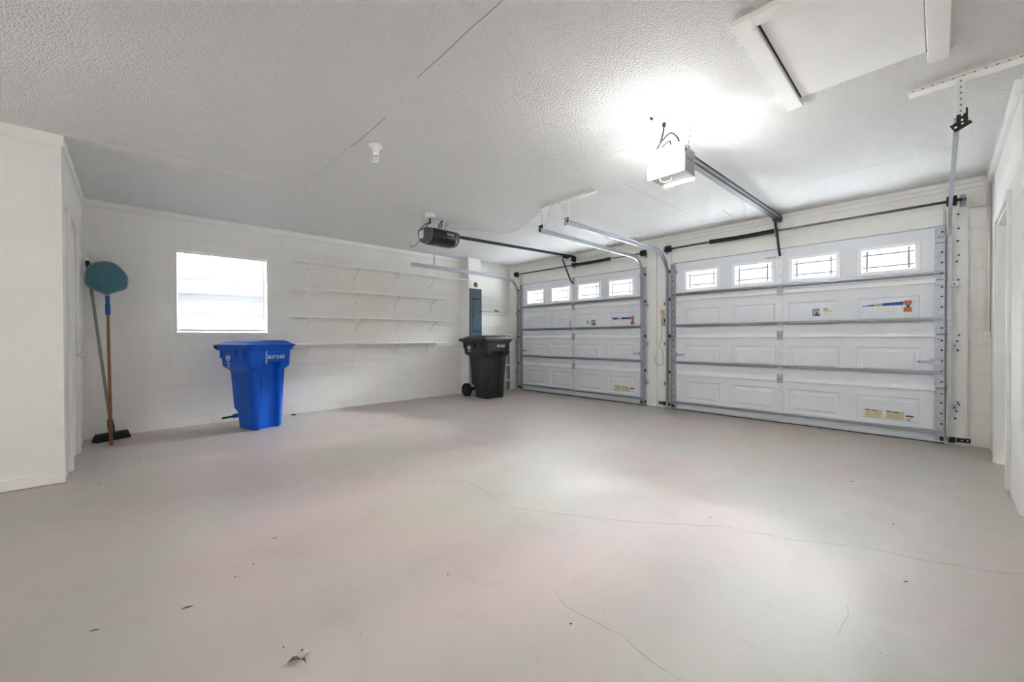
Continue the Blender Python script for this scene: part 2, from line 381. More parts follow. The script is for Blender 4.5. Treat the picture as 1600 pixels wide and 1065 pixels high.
# floor cracks: shallow hairlines in the slab
def crack(pts, w, name='trim'):
    mb = MB()
    pts = [at(x, y, 'z', .0) for x, y in pts]; fine = []
    for a, b_ in zip(pts, pts[1:]):
        nseg = max(2, int((b_-a).length/.06))
        for i in range(nseg):
            q = a.lerp(b_, i/nseg); fine.append(q+Vector((random.uniform(-1, 1), random.uniform(-1, 1), 0))*.009)
    fine.append(pts[-1])
    for a, b_ in zip(fine, fine[1:]):
        mb.bar(a+Vector((0, 0, .0003)), b_+Vector((0, 0, .0003)), w*random.uniform(.3, .85), .0008)
    return mb
for i, (pts, w) in enumerate(((((285, 770), (345, 772), (348, 776), (405, 772)), .003), (((640, 753), (730, 751), (760, 770), (800, 793), (900, 805), (1000, 815), (1130, 822), (1250, 845), (1340, 853), (1450, 875), (1560, 894), (1600, 896)), .003),
        (((862, 922), (885, 945), (925, 970), (975, 995), (1010, 1030), (1070, 1065)), .0028), (((1200, 785), (1300, 745), (1390, 710)), .0022), (((1330, 925), (1327, 960), (1310, 990)), .002))):
    struct(crack(pts, w), 'floor_crack_%d' % (i+1), 'crack')
# doorway in the right wall
d = struct(MB().box(W+.10, W+.14, RY1+.03, RD-.03, .02, 1.99), 'door_2', 'door_white', bevel=.003)
MB().box(W-.004, W+.2, RY1+.0005, RY1+.03, 0, 1.99).box(W-.004, W+.2, RD-.03, RD-.0005, 0, 1.99).box(W-.004, W+.2, RY1+.0005, RD-.0005, 1.99, 2.0195).box(W+.14, W+.155, RY1+.03, RY1+.05, 0, 2).box(W+.14, W+.155, RD-.05, RD-.03, 0, 2).build('door_frame', 'white_paint', d, bevel=.002)
MB().box(W-.02, W, RY1-.055, RY1+.004, .012, 2.015).box(W-.02, W, RD-.004, RD+.055, 0, 2.015).box(W-.02, W, RY1-.055, RD+.055, 2.015, 2.06).build('door_casing', 'white_trim', d, bevel=.003)
k = at(1569, 555, 'x', W+.05)
MB().tube([(W+.10, k.y, k.z), (W+.095, k.y, k.z), (W+.088, k.y, k.z), (W+.07, k.y, k.z), (W+.06, k.y, k.z), (W+.045, k.y, k.z), (W+.035, k.y, k.z)], [.03, .03, .012, .012, .022, .028, .016], 16).build('door_knob', 'brass', d)['label'] = 'brass round knob'
for z in (.32, 1.02, 1.74):
    MB().box(W+.02, W+.09, RY1+.030, RY1+.033, z, z+.1).tube([(W+.095, RY1+.036, z-.004), (W+.095, RY1+.036, z+.104)], .006, 8).build('door_hinge', 'hinge_metal', d)
# window in the left wall
w = struct(MB().box(-.16, -.11, WY0, WY0+.04, WZ0, WZ1).box(-.16, -.11, WY1-.04, WY1, WZ0, WZ1).box(-.16, -.11, WY0+.04, WY1-.04, WZ0, WZ0+.04).box(-.16, -.11, WY0+.04, WY1-.04, WZ1-.04, WZ1), 'window_1', 'rail_white')
rails = MB()
for z, t in ((1.875, .022), (1.636, .045), (1.43, .02)): rails.box(-.15, -.058, WY0+.04, WY1-.04, z-t/2, z+t/2)
rails.build('window_rail', 'hinge_metal', w)
MB().box(-.137, -.133, WY0+.03, WY1-.03, WZ0+.03, WZ1-.03).build('window_pane', 'clear_glass', w)
MB().box(-.11, .012, WY0-.01, WY1+.01, WZ0-.022, WZ0).build('window_sill', 'white_paint', w, bevel=.004)
MB().box(-.11, .004, WY0+.0005, WY0+.012, WZ0+.0005, WZ1-.0005).box(-.11, .004, WY1-.012, WY1-.0005, WZ0+.0005, WZ1-.0005).build('window_reveal', 'white_paint', w)

# ------------------------------------------------------------------- blind
t = thing('window_blind', 'closed white mini blind filling the bright window above the blue cart', 'blind', (-.03, (WY0+WY1)/2, WZ0))
MB().box(-.05, -.02, WY0+.014, WY1-.014, WZ1-.032, WZ1-.002).build('head_rail', 'white_trim', t, bevel=.003)
mb = MB(); z = WZ0+.058; y0, y1 = WY0+.016, WY1-.016
while z < WZ1-.035:
    c0 = [(-.0345, z-.0125), (-.0362, z), (-.0362, z+.0125)]
    for (xa, za), (xb, zb) in zip(c0, c0[1:]):
        mb.face([(xa, y0, za), (xa, y1, za), (xb, y1, zb), (xb, y0, zb)])
    z += .0212
mb.build('slats', 'blind_slat', t, recalc=False)
MB().box(-.05, -.02, y0, y1, WZ0+.014, WZ0+.040).build('bottom_rail', 'white_trim', t, bevel=.003)
MB().tube([(-.018, WY1-.05, WZ1-.03), (-.016, WY1-.05, 1.75), (-.016, WY1-.052, 1.30)], .003, 6).build('tilt_wand', 'wire_white', t)

# ------------------------------------------------------------ garage doors
REL = [.163, .813, 1.452, 2.094]; PW_ = .497
ZS = [.03, .555, 1.09, 1.635, DT]
YI, YO = -.05, -.001
def section(x0, k):
    """one door section; rows of pressed panels, or window holes in the top one"""
    z0, z1 = ZS[k]+.002, ZS[k+1]-.002; top = k == 3; mb = MB()
    if top: h0, h1 = 1.772, 2.012
    else: h0, h1 = ZS[k]+.12, ZS[k]+.40
    xs = [x0]
    for r in REL:
        a, b_ = x0+r, x0+r+PW_
        if top: a, b_ = a+.037, b_-.037
        xs += [a, b_]
    xs.append(x0+DW); zs = [z0, h0, h1, z1]
    V = lambda x, y, z: (x, y, z)
    for i in range(len(xs)-1):
        for j in range(3):
            a, b_, c, d_ = xs[i], xs[i+1], zs[j], zs[j+1]; cell = j == 1 and i % 2 == 1
            if not cell:
                mb.face([V(a, YI, c), V(b_, YI, c), V(b_, YI, d_), V(a, YI, d_)])
            elif not top:
                o = [(a, c), (b_, c), (b_, d_), (a, d_)]; prev, py = o, YI
                for ins, y in ((.012, YI+.010), (.030, YI+.010), (.055, YI+.001)):
                    q = [(a+ins, c+ins), (b_-ins, c+ins), (b_-ins, d_-ins), (a+ins, d_-ins)]
                    for e in range(4):
                        f = (e+1) % 4
                        mb.face([V(prev[e][0], py, prev[e][1]), V(prev[f][0], py, prev[f][1]), V(q[f][0], y, q[f][1]), V(q[e][0], y, q[e][1])])
                    prev, py = q, y
                mb.face([V(x, py, z) for x, z in prev])
            else:
                o = [(a, c), (b_, c), (b_, d_), (a, d_)]
                for e in range(4):
                    f = (e+1) % 4
                    mb.face([V(o[e][0], YI, o[e][1]), V(o[e][0], YO, o[e][1]), V(o[f][0], YO, o[f][1]), V(o[f][0], YI, o[f][1])])
            if not (cell and top): mb.face([V(a, YO, c), V(a, YO, d_), V(b_, YO, d_), V(b_, YO, c)])
    for zz in (z0, z1): mb.face([V(x0, YI, zz), V(x0+DW, YI, zz), V(x0+DW, YO, zz), V(x0, YO, zz)])
    for xx in (x0, x0+DW): mb.face([V(xx, YI, z0), V(xx, YI, z1), V(xx, YO, z1), V(xx, YO, z0)])
    return mb
def hole_disc(mb, x, y, z, r=.010):
    mb.face([(x+r*math.cos(a), y, z+.85*r*math.sin(a)) for a in (2*math.pi*k/10 for k in range(10))], 'hole')
def garage_door(x0, label, first):
    t = thing('garage_door_assembly', label, 'garage door', (x0+DW/2, -.03, 0))
    secs = []
    for k in range(4):
        mb = section(x0, k); bmesh.ops.remove_doubles(mb.bm, verts=mb.bm.verts[:], dist=1e-5)
        secs.append(mb.build('door_section', 'steel_panel', t))
    for r in REL:
        a, b_ = x0+r, x0+r+PW_; c, d_ = 1.735, 2.045; y0, y1 = YI-.012, YI+.012
        f = MB().box(a, a+.04, y0, y1, c, d_).box(b_-.04, b_, y0, y1, c, d_).box(a+.04, b_-.04, y0, y1, c, c+.04).box(a+.04, b_-.04, y0, y1, d_-.04, d_)
        f = f.build('window_frame', 'rail_white', t, bevel=.004)
        MB().box(a+.035, b_-.035, -.030, -.026, c+.035, d_-.035).build('window_pane', 'window_glass', f)
        g = MB()
        for x in (a+.085, b_-.085): g.box(x-.008, x+.008, -.040, -.030, c+.037, d_-.037)
        for z in (c+.085, d_-.092): g.box(a+.037, b_-.037, -.0395, -.030, z-.007, z+.007)
        g.build('window_bars', 'bar_grey', f)
    # white top rails of the sections, interrupted by the stiles
    xc = x0+1.365
    for z0, z1 in ((.520, .580), (1.062, 1.112), (1.604, 1.660)):
        mb = MB()
        for a, b_ in ((x0+.06, xc-.03), (xc+.03, x0+DW-.06)):
            mb.prism([(a, YI, z0), (a, YI-.022, z0), (a, YI-.026, z0+.006), (a, YI-.026, z0+.022), (a, YI-.020, z0+.025), (a, YI-.022, z1-.010), (a, YI, z1)], (b_-a, 0, 0))
        mb.build('section_rail', 'rail_white', t)
    # steel reinforcing struts
    for z in (1.700, 1.243, .704, .112):
        mb = MB().box(x0+.005, x0+DW-.005, YI-.006, YI, z-.022, z+.014).box(x0+.005, x0+DW-.005, YI-.062, YI-.003, z+.010, z+.014).box(x0+.005, x0+DW-.005, YI-.064, YI-.061, z-.006, z+.015)
        mb.build('strut', 'strut_steel', t)
    mb = MB()
    for k in range(4): mb.box(xc-.026, xc+.026, YI-.016, YI, ZS[k]+.01, ZS[k+1]-.015)
    for k in range(4):
        for q in (.09, .2, .32, .43): hole_disc(mb, xc+.010, YI-.0165, ZS[k]+q, .004)
    mb.build('center_stile', 'galvanised_bright', t)
    for xa, xh in ((x0-.035, x0+.004), (x0+DW-.068, x0+DW-.018)):
        mb = MB()
        for k in range(4):
            mb.box(xa, xa+.078 if xa < x0 else xa+.070, YI-.014, YI, ZS[k]+.005, ZS[k+1]-.005)
            for q in (.06, .165, .27, .375, .47): hole_disc(mb, xh, YI-.0145, ZS[k]+q)
        mb.build('end_stile', 'galvanised', t)
    for z in ZS[1:4]:
        for xa in (x0-.02, xc-.034, x0+DW-.062):
            mb = MB().box(xa, xa+.068, YI-.020, YI-.012, z-.055, z+.055).tube([(xa-.002, YI-.026, z), (xa+.070, YI-.026, z)], .008, 8)
            mb.build('hinge', 'galvanised', t, bevel=.003)
    for s, xr in ((-1, x0-.01), (1, x0+DW+.01)):
        for z in (.07, .555, 1.09, 1.635, 2.05):
            mb = MB().tube([(xr-s*.06, -.095, z), (xr+s*.035, -.095, z)], .006, 8, 'galvanised').tube([(xr+s*.018, -.095, z), (xr+s*.032, -.095, z)], .020, 12)
            mb.build('roller', 'dark_iron', t)
        a, b_ = sorted((xr-s*.075, xr-s*.005))
        MB().box(a, b_, YI-.040, YI-.012, 2.00, 2.065).box(a-.006, b_+.006, YI-.048, YI-.036, 2.05, 2.058).build('top_bracket', 'galvanised', t)
        MB().box(a, b_, YI-.04, YI-.012, .03, .10).tube([(xr-s*.04, YI-.055, .055), (xr-s*.015, YI-.055, .055)], .022, 12, 'hole').build('bottom_bracket', 'galvanised', t)
        xl = xr-s*.045
        MB().tube([(xr+s*.0, YI-.03, .08), (xr, YI-.02, 2.30)], .002, 6).build('lift_cable', 'wire_grey', t)
    MB().box(x0, x0+DW, YI-.006, YO, DT-.006, DT+.003).build('top_shade_strip', 'strut_steel', t)  # grey strip standing in for the shadow line under the header board
    MB().box(x0, x0+DW, YI-.018, YO, .012, .034).build('bottom_rail', 'aluminium', t)
    MB().box(x0, x0+DW, YI-.010, YO, .0, .013).build('bottom_seal', 'rubber', t)
    return t, xc
L1 = 'white garage door with four bright windows beside the corner behind the black cart'
L2 = 'white garage door below the lit white opener, nearest the right wall'
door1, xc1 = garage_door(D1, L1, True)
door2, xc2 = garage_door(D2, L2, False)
# slide latches and stickers
def latch(t, xa, xb, z):
    s = 1 if xb > xa else -1
    MB().box(xa, xb, YI-.034, YI, z-.028, z+.028).box(xa-s*.10, xa, YI-.010, YI, z-.012, z+.012).tube([(xa-s*.085, YI-.020, z), (xa-s*.085, YI-.008, z)], .005, 8, 'hole').build('slide_latch', 'galvanised', t, bevel=.002)
latch(door2, 6.285, 6.36, .81); latch(door2, 3.685, 3.61, .815); latch(door1, .47, .40, .81); latch(door1, 3.075, 3.15, .81)
def sticker(t, name, x0, x1, z0, z1, base, items=(), label=None, txt=()):
    y = YI-.002; mb = MB()
    mb.box(x0, x1, y-.0012, y+.004, z0, z1)
    w_, h_ = x1-x0, z1-z0
    for a, b_, c, d_, mt in items:
        mb.box(x0+a*w_, x0+b_*w_, y-.002, y-.0011, z0+c*h_, z0+d_*h_, mt)
    for body, cx_, cz_, size, mt in txt:
        text(mb, body, size, frame_M((x0+cx_*w_, y-.0022, z0+cz_*h_), (1, 0, 0), (0, 0, 1)), mt)
    o = mb.build(name, base, t)
    if label: o['label'] = label
    return o
def wind_sticker(t, x0, x1, z0, z1, wedge):
    y = YI-.002; mb = MB(); w_, h_ = x1-x0, z1-z0
    mb.box(x0, x1, y-.0010, y+.004, z0, z1-(.3*h_ if wedge else 0))
    lo = .62 if wedge else .70
    zt = lambda f: z0+h_*((.68+.30*min(1, f*1.5)) if wedge else .97)
    for a, b_, mt in ((0, .26, 'stk_blue'), (.28, .40, 'stk_gold'), (.42, .84, 'stk_blue')):
        mb.prism([(x0+a*w_, y-.0018, z0+lo*h_), (x0+b_*w_, y-.0018, z0+lo*h_), (x0+b_*w_, y-.0018, zt(b_)), (x0+a*w_, y-.0018, zt(a))], (0, .001, 0), mt)
    for a in (.05, .20, .36, .52, .68):
        mb.box(x0+a*w_, x0+(a+.10)*w_, y-.0016, y-.0009, z0+.10*h_, z0+.5*h_, 'rail_white')
        for q in (.18, .28, .38): mb.box(x0+(a+.01)*w_, x0+(a+.08)*w_, y-.0020, y-.0015, z0+q*h_, z0+(q+.025)*h_, 'mark_grey')
    a = x0+.845*w_
    mb.box(a, x1, y-.0018, y-.0009, z0-.01, z0+.36*h_, 'stk_orange').box(a, x1, y-.0018, y-.0009, z0+.36*h_, z0+.72*h_, 'stk_white').box(a, x1, y-.0018, y-.0009, z0+.72*h_, z1+.005, 'stk_orange')
    c = (a+x1)/2
    for p in ([(c, .36), (c+.018, .36), (c-.012, .75), (c-.024, .75)], [(c-.012, .36), (c+.004, .36), (c+.024, .72), (c+.008, .72)]):
        mb.prism([(px, y-.0026, z0+q*h_) for px, q in p], (0, .0008, 0), 'stk_black')
    mb.build('warning_sticker', 'stk_white', t)['label'] = 'wide white sticker with blue band and orange warning square'
wind_sticker(door2, 5.758, 6.150, 1.335, 1.437, True)
wind_sticker(door1, 2.576, 2.979, 1.288, 1.405, False)
def p_sticker(t, x0, x1, z0, z1):
    y = YI-.002; mb = MB().box(x0, x1, y-.001, y+.004, z0, z1); w_, h_ = x1-x0, z1-z0
    text(mb, 'P', h_*1.02, frame_M((x0+.46*w_, y-.0022, z0+.5*h_), (1, 0, 0), (0, 0, 1)), 'stk_white')
    mb.box(x0+.10*w_, x0+.15*w_, y-.002, y-.0009, z0+.12*h_, z0+.88*h_, 'stk_white').box(x0+.10*w_, x0+.34*w_, y-.002, y-.0009, z0+.12*h_, z0+.17*h_, 'stk_white')
    mb.prism([(x0+.62*w_, y-.002, z0+.22*h_), (x0+.96*w_, y-.002, z0+.30*h_), (x0+.96*w_, y-.002, z0+.86*h_), (x0+.82*w_, y-.002, z0+.92*h_), (x0+.82*w_, y-.002, z0+.42*h_)], (0, .0008, 0), 'stk_white')
    mb.build('logo_sticker', 'stk_teal', t)['label'] = 'small dark teal sticker with a white letter P'
p_sticker(door2, 5.312, 5.382, 1.313, 1.397); p_sticker(door1, 2.148, 2.236, 1.287, 1.378)
sticker(door2, 'round_sticker', 5.415, 5.500, 1.316, 1.402, 'stk_white', ((.02, 1, .50, .66, 'stk_yellow'), (.02, .5, .78, .98, 'mark_grey'), (.0, .7, .68, .74, 'mark_grey')), 'small pale sticker with a yellow line')
sticker(door1, 'green_sticker', 2.045, 2.130, 1.300, 1.382, 'stk_white', ((.10, .34, .52, .9, 'stk_green'), (.1, .9, .36, .48, 'stk_green'), (.1, .9, .12, .18, 'stk_yellow')), 'small pale sticker with a green mark')
sticker(door1, 'number_label', 1.665, 1.700, 1.262, 1.390, 'stk_white', ((.1, .9, .72, .95, 'mark_grey'), (.1, .9, .40, .62, 'mark_grey'), (.1, .9, .08, .3, 'mark_grey')))
rows = [(.06+.0*i, .92, .12+.13*i, .16+.13*i, 'stk_gold') for i in range(5)]
def spec(t, xa, xb, z0, z1): sticker(t, 'specification_label', xa, xb, z0, z1, 'stk_cream', rows+[(0, .30, .88, 1.0, 'stk_black'), (.38, .72, .84, .93, 'stk_black'), (.74, .98, .78, .84, 'stk_gold')])
spec(door2, 5.785, 5.925, .185, .275); spec(door2, 5.955, 6.095, .186, .274)
sticker(door2, 'caution_label', 6.105, 6.165, .172, .245, 'stk_white', ((.0, 1, .80, 1, 'stk_red'), (.15, .6, .18, .40, 'mark_grey'), (.1, .9, .55, .62, 'mark_grey')), 'white sticker with a dark red top band')
spec(door1, 2.612, 2.745, .19, .272); spec(door1, 2.76, 2.895, .185, .268)
sticker(door1, 'caution_label', 2.910, 2.975, .178, .258, 'stk_white', ((.0, 1, .76, 1, 'stk_red'), (.35, .6, .18, .45, 'mark_grey')), 'white sticker with a dark red top band')
MB().box(4.82, 4.945, YI-.004, YI, 2.058, 2.076).build('pink_strip', 'strip_pink', door2)

# -------------------------------------------------------------- door tracks
def track(x, side, label, yend, zend, zh, hang):
    """C channel: up the jamb, round the bend and back under the ceiling; side = +1 when it opens towards +x"""
    t = thing('door_track', label, 'garage door track', (x, -.095, 0), 'steel garage door tracks')
    r = .34; path = [(-.095, .03), (-.095, .6), (-.095, 1.3)]; cz = zh-r
    for k in range(11):
        a = k/10*math.pi/2; path.append((-.095-r*(1-math.cos(a)), cz+r*math.sin(a)))
    n0 = 5
    for k in range(1, n0+1):
        f = k/n0; path.append((-.095-r+(yend+.095+r)*f, zh+(zend-zh)*f))
    prof = [(0, -.027), (.024, -.027), (.024, -.021), (.003, -.021), (.003, .021), (.024, .021), (.024, .030), (.020, .030), (.020, .027), (0, .027)]
    rings = []
    for i, (y, z) in enumerate(path):
        a, b_ = path[max(i-1, 0)], path[min(i+1, len(path)-1)]
        d = Vector((0, b_[0]-a[0], b_[1]-a[1])).normalized(); nn = Vector((0, d.z, -d.y))
        rings.append([Vector((x+side*p-side*.012, y, z))+nn*q for p, q in prof])
    MB().loft(rings, smooth=False).build('channel', 'galvanised', t)
    for z in (.35, .95, 1.55):
        MB().box(x-side*.050, x-side*.012, -.11, -.045, z, z+.05).box(x-side*.014, x-side*.011, -.115, -.03, z, z+.05).tube([(x-side*.03, -.116, z+.025), (x-side*.03, -.108, z+.025)], .007, 8, 'hole').build('jamb_bracket', 'galvanised', t)
    for o in hang(x, t): pass
    return t
def perf(mb, a, b_, w_, nrm, hole='hole', step=.045, side=None):
    """perforated strap between two points, holes facing nrm"""
    a, b_, nrm = Vector(a), Vector(b_), Vector(nrm); d = (b_-a); L = d.length; d.normalize()
    mb.bar(a, b_, w_, .004, upv=nrm); s_ = d.cross(nrm).normalized()
    k = step/2
    while k < L:
        for sg in (1, -1):
            c = a+d*k+nrm*.0026*sg
            mb.face([c+(d*math.cos(q)+s_*math.sin(q)*.8)*.007 for q in (2*math.pi*i/8 for i in range(8))], hole)
        k += step
def hang_pair(dx):
    def f(x, t):
        mb = MB(); perf(mb, (x, -2.44, 2.33), (x, -2.44, H-.01), .036, (0, -1, 0), 'mark_grey'); o1 = mb.build('hanger', 'white_trim', t)
        mb = MB(); perf(mb, (x+.006, -2.42, 2.36), (x+dx, -2.44, H-.012), .026, (0, -1, 0), 'mark_grey'); o2 = mb.build('brace', 'white_trim', t)
        MB().box(x-.014, x+.014, -2.452, -2.443, 2.335, 2.385).box(x-.014, x-.010, -2.485, -2.452, 2.30, 2.375).build('end_clip', 'dark_iron', t)
        return o1, o2
    return f
def hang_left(x, t):
    mb = MB(); mb.bar((x, -2.10, 2.32), (x+.005, -2.09, H-.012), .036, .004, upv=(0, -1, 0)); mb.bar((x-.0, -2.10, H-.012), (x-.0, -1.92, H-.004), .04, .004); mb.build('hanger', 'white_trim', t)
    MB().bar((x, -2.11, 2.40), (x+.40, -2.35, H-.01), .02, .004).build('brace', 'white_trim', t)
    return ()
def hang_right(x, t):
    mb = MB(); perf(mb, (x+.015, -2.385, 2.37), (x+.015, -2.385, H-.02), .038, (0, -1, 0), 'mark_grey', .035); mb.bar((x-.003, -2.395, 2.37), (x-.003, -2.395, H-.02), .02, .004, upv=(1, 0, 0)); mb.build('hanger', 'white_trim', t)
    mb = MB(); perf(mb, (6.21, -2.385, H-.003), (6.668, -2.40, H-.003), .045, (0, 0, -1), 'hole', .042); mb.bar((6.21, -2.362, H-.02), (6.668, -2.378, H-.02), .036, .004, upv=(0, -1, 0)); mb.build('ceiling_angle', 'white_trim', t)
    mb = MB(); perf(mb, (x-.018, -2.36, 2.30), (x+.05, -2.36, 2.335), .05, (0, -1, 0), 'rail_white', .03); perf(mb, (x+.02, -2.38, 2.32), (x+.02, -2.385, 2.40), .045, (0, -1, 0), 'rail_white', .03); mb.build('end_clip', 'dark_iron', t)
    return ()
track(D1-.065, 1, 'steel track at the corner edge of the door behind the black cart', -2.54, 2.30, 2.29, hang_left)
track(D1+DW+.008, -1, 'steel track on the pillar edge of the door nearer the corner', -2.47, 2.315, 2.30, hang_pair(.15))
track(D2-.070, 1, 'steel track on the pillar edge of the door under the lit opener', -2.49, 2.335, 2.33, hang_pair(-.13))
track(D2+DW+.035, -1, 'steel track beside the right wall, hung from the long perforated angle', -2.36, 2.335, 2.33, hang_right)
mb = MB(); perf(mb, (3.15, -2.445, H-.004), (3.92, -2.445, H-.004), .04, (0, 0, -1), 'mark_grey', .05); mb.bar((3.15, -2.426, H-.02), (3.92, -2.426, H-.02), .036, .004, upv=(0, -1, 0))
tag(mb.build('ceiling_angle', 'white_trim'), 'white perforated angle strip on the ceiling holding the two middle tracks', 'angle strip')

# ------------------------------------------------------- torsion spring bars
def torsion(x0, x1, s0, s1, dl, dr, zc, label):
    y = -.105; z = 2.385
    t = thing('torsion_bar', label, 'garage door spring', ((x0+x1)/2, y, z), 'torsion spring bars above the garage doors')
    MB().tube([(x0, y, z), (x1, y, z)], .0127, 12).build('shaft', 'shaft_steel', t)
    mb = MB(); n = 60; L = s1-s0; sag = .006
    pts = [(s0+L*k/n, y, z-sag*math.sin(math.pi*k/n)) for k in range(n+1)]
    mb.tube(pts, [.027+.0018*(k % 2) for k in range(n+1)], 12); mb.tube([(s0-.03, y, z), (s0, y, z)], .031, 12).tube([(s1, y, z), (s1+.03, y, z)], .029, 12)
    mb.build('spring', 'spring_black', t)
    for xd in (dl, dr):
        mb = MB(); prof = [(.020, -.035), (.046, -.033), (.050, -.022), (.044, -.012), (.046, .012), (.052, .022), (.048, .033), (.020, .035)]
        mb.tube([(xd+q, y, z) for r, q in prof], [r for r, q in prof], 18)
        mb.build('cable_drum', 'dark_iron', t)
    for xb in (x0+.02, x1-.02, zc):
        MB().box(xb-.003, xb+.003, y-.035, -.01, z-.04, z+.04).box(xb-.02, xb+.02, -.046, -.038, z-.06, z+.06).build('bearing_plate', 'galvanised', t)
torsion(.26, 3.20, 1.80, 2.54, .315, 3.165, 1.775, 'dark torsion spring bar over the door behind the black cart')
torsion(3.50, 6.52, 4.20, 4.90, 3.575, 6.425, 4.945, 'dark torsion spring bar over the door below the lit opener')
# ------------------------------------------------------------------ openers
def rbox(mb, x0, x1, y0, y1, z0, z1, r, mt=None, axis='y', seg=4):
    """box with rounded edges along one axis"""
    def ring(u0, u1, v0, v1):
        pts = []
        for cx_, cy_, a0 in ((u1-r, v1-r, 0), (u0+r, v1-r, 90), (u0+r, v0+r, 180), (u1-r, v0+r, 270)):
            for k in range(seg+1):
                a = math.radians(a0+90*k/seg); pts.append((cx_+r*math.cos(a), cy_+r*math.sin(a)))
        return pts
    if axis == 'y': mb.loft([[(u, y, v) for u, v in ring(x0, x1, z0, z1)] for y in (y0, y1)], mt, smooth=False)
    else: mb.loft([[(u, v, z) for u, v in ring(x0, x1, y0, y1)] for z in (z0, z1)], mt, smooth=False)
    return mb
def curve_pts(pts, n=8):
    """Catmull-Rom through the points"""
    P = [Vector(p) for p in pts]; P = [P[0]*2-P[1]]+P+[P[-1]*2-P[-2]]; out = []
    for i in range(1, len(P)-2):
        for k in range(n):
            t = k/n; a, b_, c, d_ = P[i-1], P[i], P[i+1], P[i+2]
            out.append(.5*((2*b_)+(c-a)*t+(2*a-5*b_+4*c-d_)*t*t+(3*b_-a-3*c+d_)*t**3))
    out.append(P[-2]); return out

# lit white opener
t = thing('garage_door_opener', 'white ceiling garage door opener with glowing lamp covers and a dark rail', 'garage door opener', (5.04, -3.1, 2.2))
OX0, OX1 = 4.918, 5.160
mb = MB().box(OX0, OX1, -3.215, -3.03, 2.20, 2.375)
mb.box(OX1, OX1+.004, -3.20, -3.045, 2.215, 2.36, 'mark_grey')
for z in (2.300, 2.288): mb.box(OX1+.004, OX1+.0045, -3.175, -3.075, z, z+.005, 'stk_black')
mb.build('motor_housing', 'opener_case', t, bevel=.004)
mb = MB(); rings = []
for y, i in ((-3.215, 0), (-3.235, .001), (-3.246, .006), (-3.250, .016)):
    rings.append([(OX0-.006+i, y, 2.196+i), (OX1+.004-i, y, 2.196+i), (OX1+.004-i, y, 2.385-i), (OX0-.006+i, y, 2.385-i)])
mb.loft(rings, smooth=False).build('lamp_cover', 'lamp_lens', t)['label'] = 'glowing front lamp cover'
mb = MB(); rings = []
for y, i, dz in ((-3.03, .004, 0), (-3.00, .004, -.006), (-2.975, .012, -.002), (-2.96, .026, .012)):
    rings.append([(OX0+.006+i, y, 2.203+i*.6+dz*2.2), (OX1-.016-i, y, 2.203+i*.6+dz*2.2), (OX1-.016-i, y, 2.36-i), (OX0+.006+i, y, 2.36-i)])
mb.loft(rings, smooth=False).build('lamp_cover', 'lamp_lens_rear', t)['label'] = 'glowing rear lamp cover'
MB().tube(curve_pts([(4.985, -3.20, 2.197), (4.99, -3.19, 2.175), (5.02, -3.17, 2.168), (5.045, -3.155, 2.185), (5.05, -3.15, 2.199)]), .0035, 6).build('antenna_wire', 'wire_white', t)
MB().box(OX0+.03, OX1-.03, -3.19, -3.08, 2.375, 2.40).tube([(OX1-.03, -3.10, 2.38), (OX1-.03, -3.10, 2.41)], .008, 8, 'dark_iron').tube([(OX1-.01, -3.20, 2.34), (OX1+.012, -3.20, 2.34)], .010, 8, 'dark_iron').build('top_plate', 'rail_white', t, bevel=.003)
mb = MB()
for x in (OX0+.025, OX1-.025): perf(mb, (x, -3.10, 2.37), (x, -3.02, H-.006), .034, (1, 0, 0), 'mark_grey', .05)
perf(mb, (4.47, -3.0, H-.005), (5.21, -2.99, H-.005), .04, (0, 0, -1), 'mark_grey', .06); mb.bar((OX1-.06, -3.09, 2.40), (OX1-.02, -3.07, 2.405), .012, .012, 'dark_iron'); mb.build('hanger', 'white_trim', t)
A, B = Vector((5.030, -2.96, 2.425)), Vector((4.978, -.10, 2.535))
mb = MB().bar(A, B, .034, .050); off = Vector((0, 0, .027))
mb.bar(A+off, B+off, .058, .006, 'dark_iron'); mb.bar(A-off, B-off, .050, .005, 'dark_iron')
for s_ in (-.023, .023):
    o = Vector((s_, 0, -.018)); mb.bar(A+o, B+o, .006, .010, 'spring_black')
mb.build('rail', 'galvanised', t)
def on_rail(f): return A.lerp(B, f)
p = on_rail(.97)
MB().box(p.x-.03, p.x+.03, p.y-.07, p.y+.07, p.z-.055, p.z-.02).box(p.x-.02, p.x+.02, p.y+.06, -.024, p.z-.02, p.z+.03, 'dark_iron').tube([(p.x, p.y+.03, p.z-.09), (p.x, p.y+.03, p.z-.04)], .012, 10, 'galvanised').build('trolley', 'dark_iron', t, bevel=.003)
mb = MB(); pts = curve_pts([(4.965, -.20, 2.475), (4.975, -.15, 2.33), (4.985, -.13, 2.18), (4.995, -.10, 2.065), (5.00, -.085, 2.05)], 5)
for a, b_ in zip(pts, pts[1:]): mb.bar(a, b_+(b_-a)*.1, .026, .012, upv=(0, -1, 0))
mb.build('door_arm', 'dark_iron', t)
MB().box(4.965, 5.035, -.076, -.066, 2.02, 2.15).box(4.99, 5.01, -.11, -.066, 2.035, 2.065).build('arm_bracket', 'galvanised_bright', t)
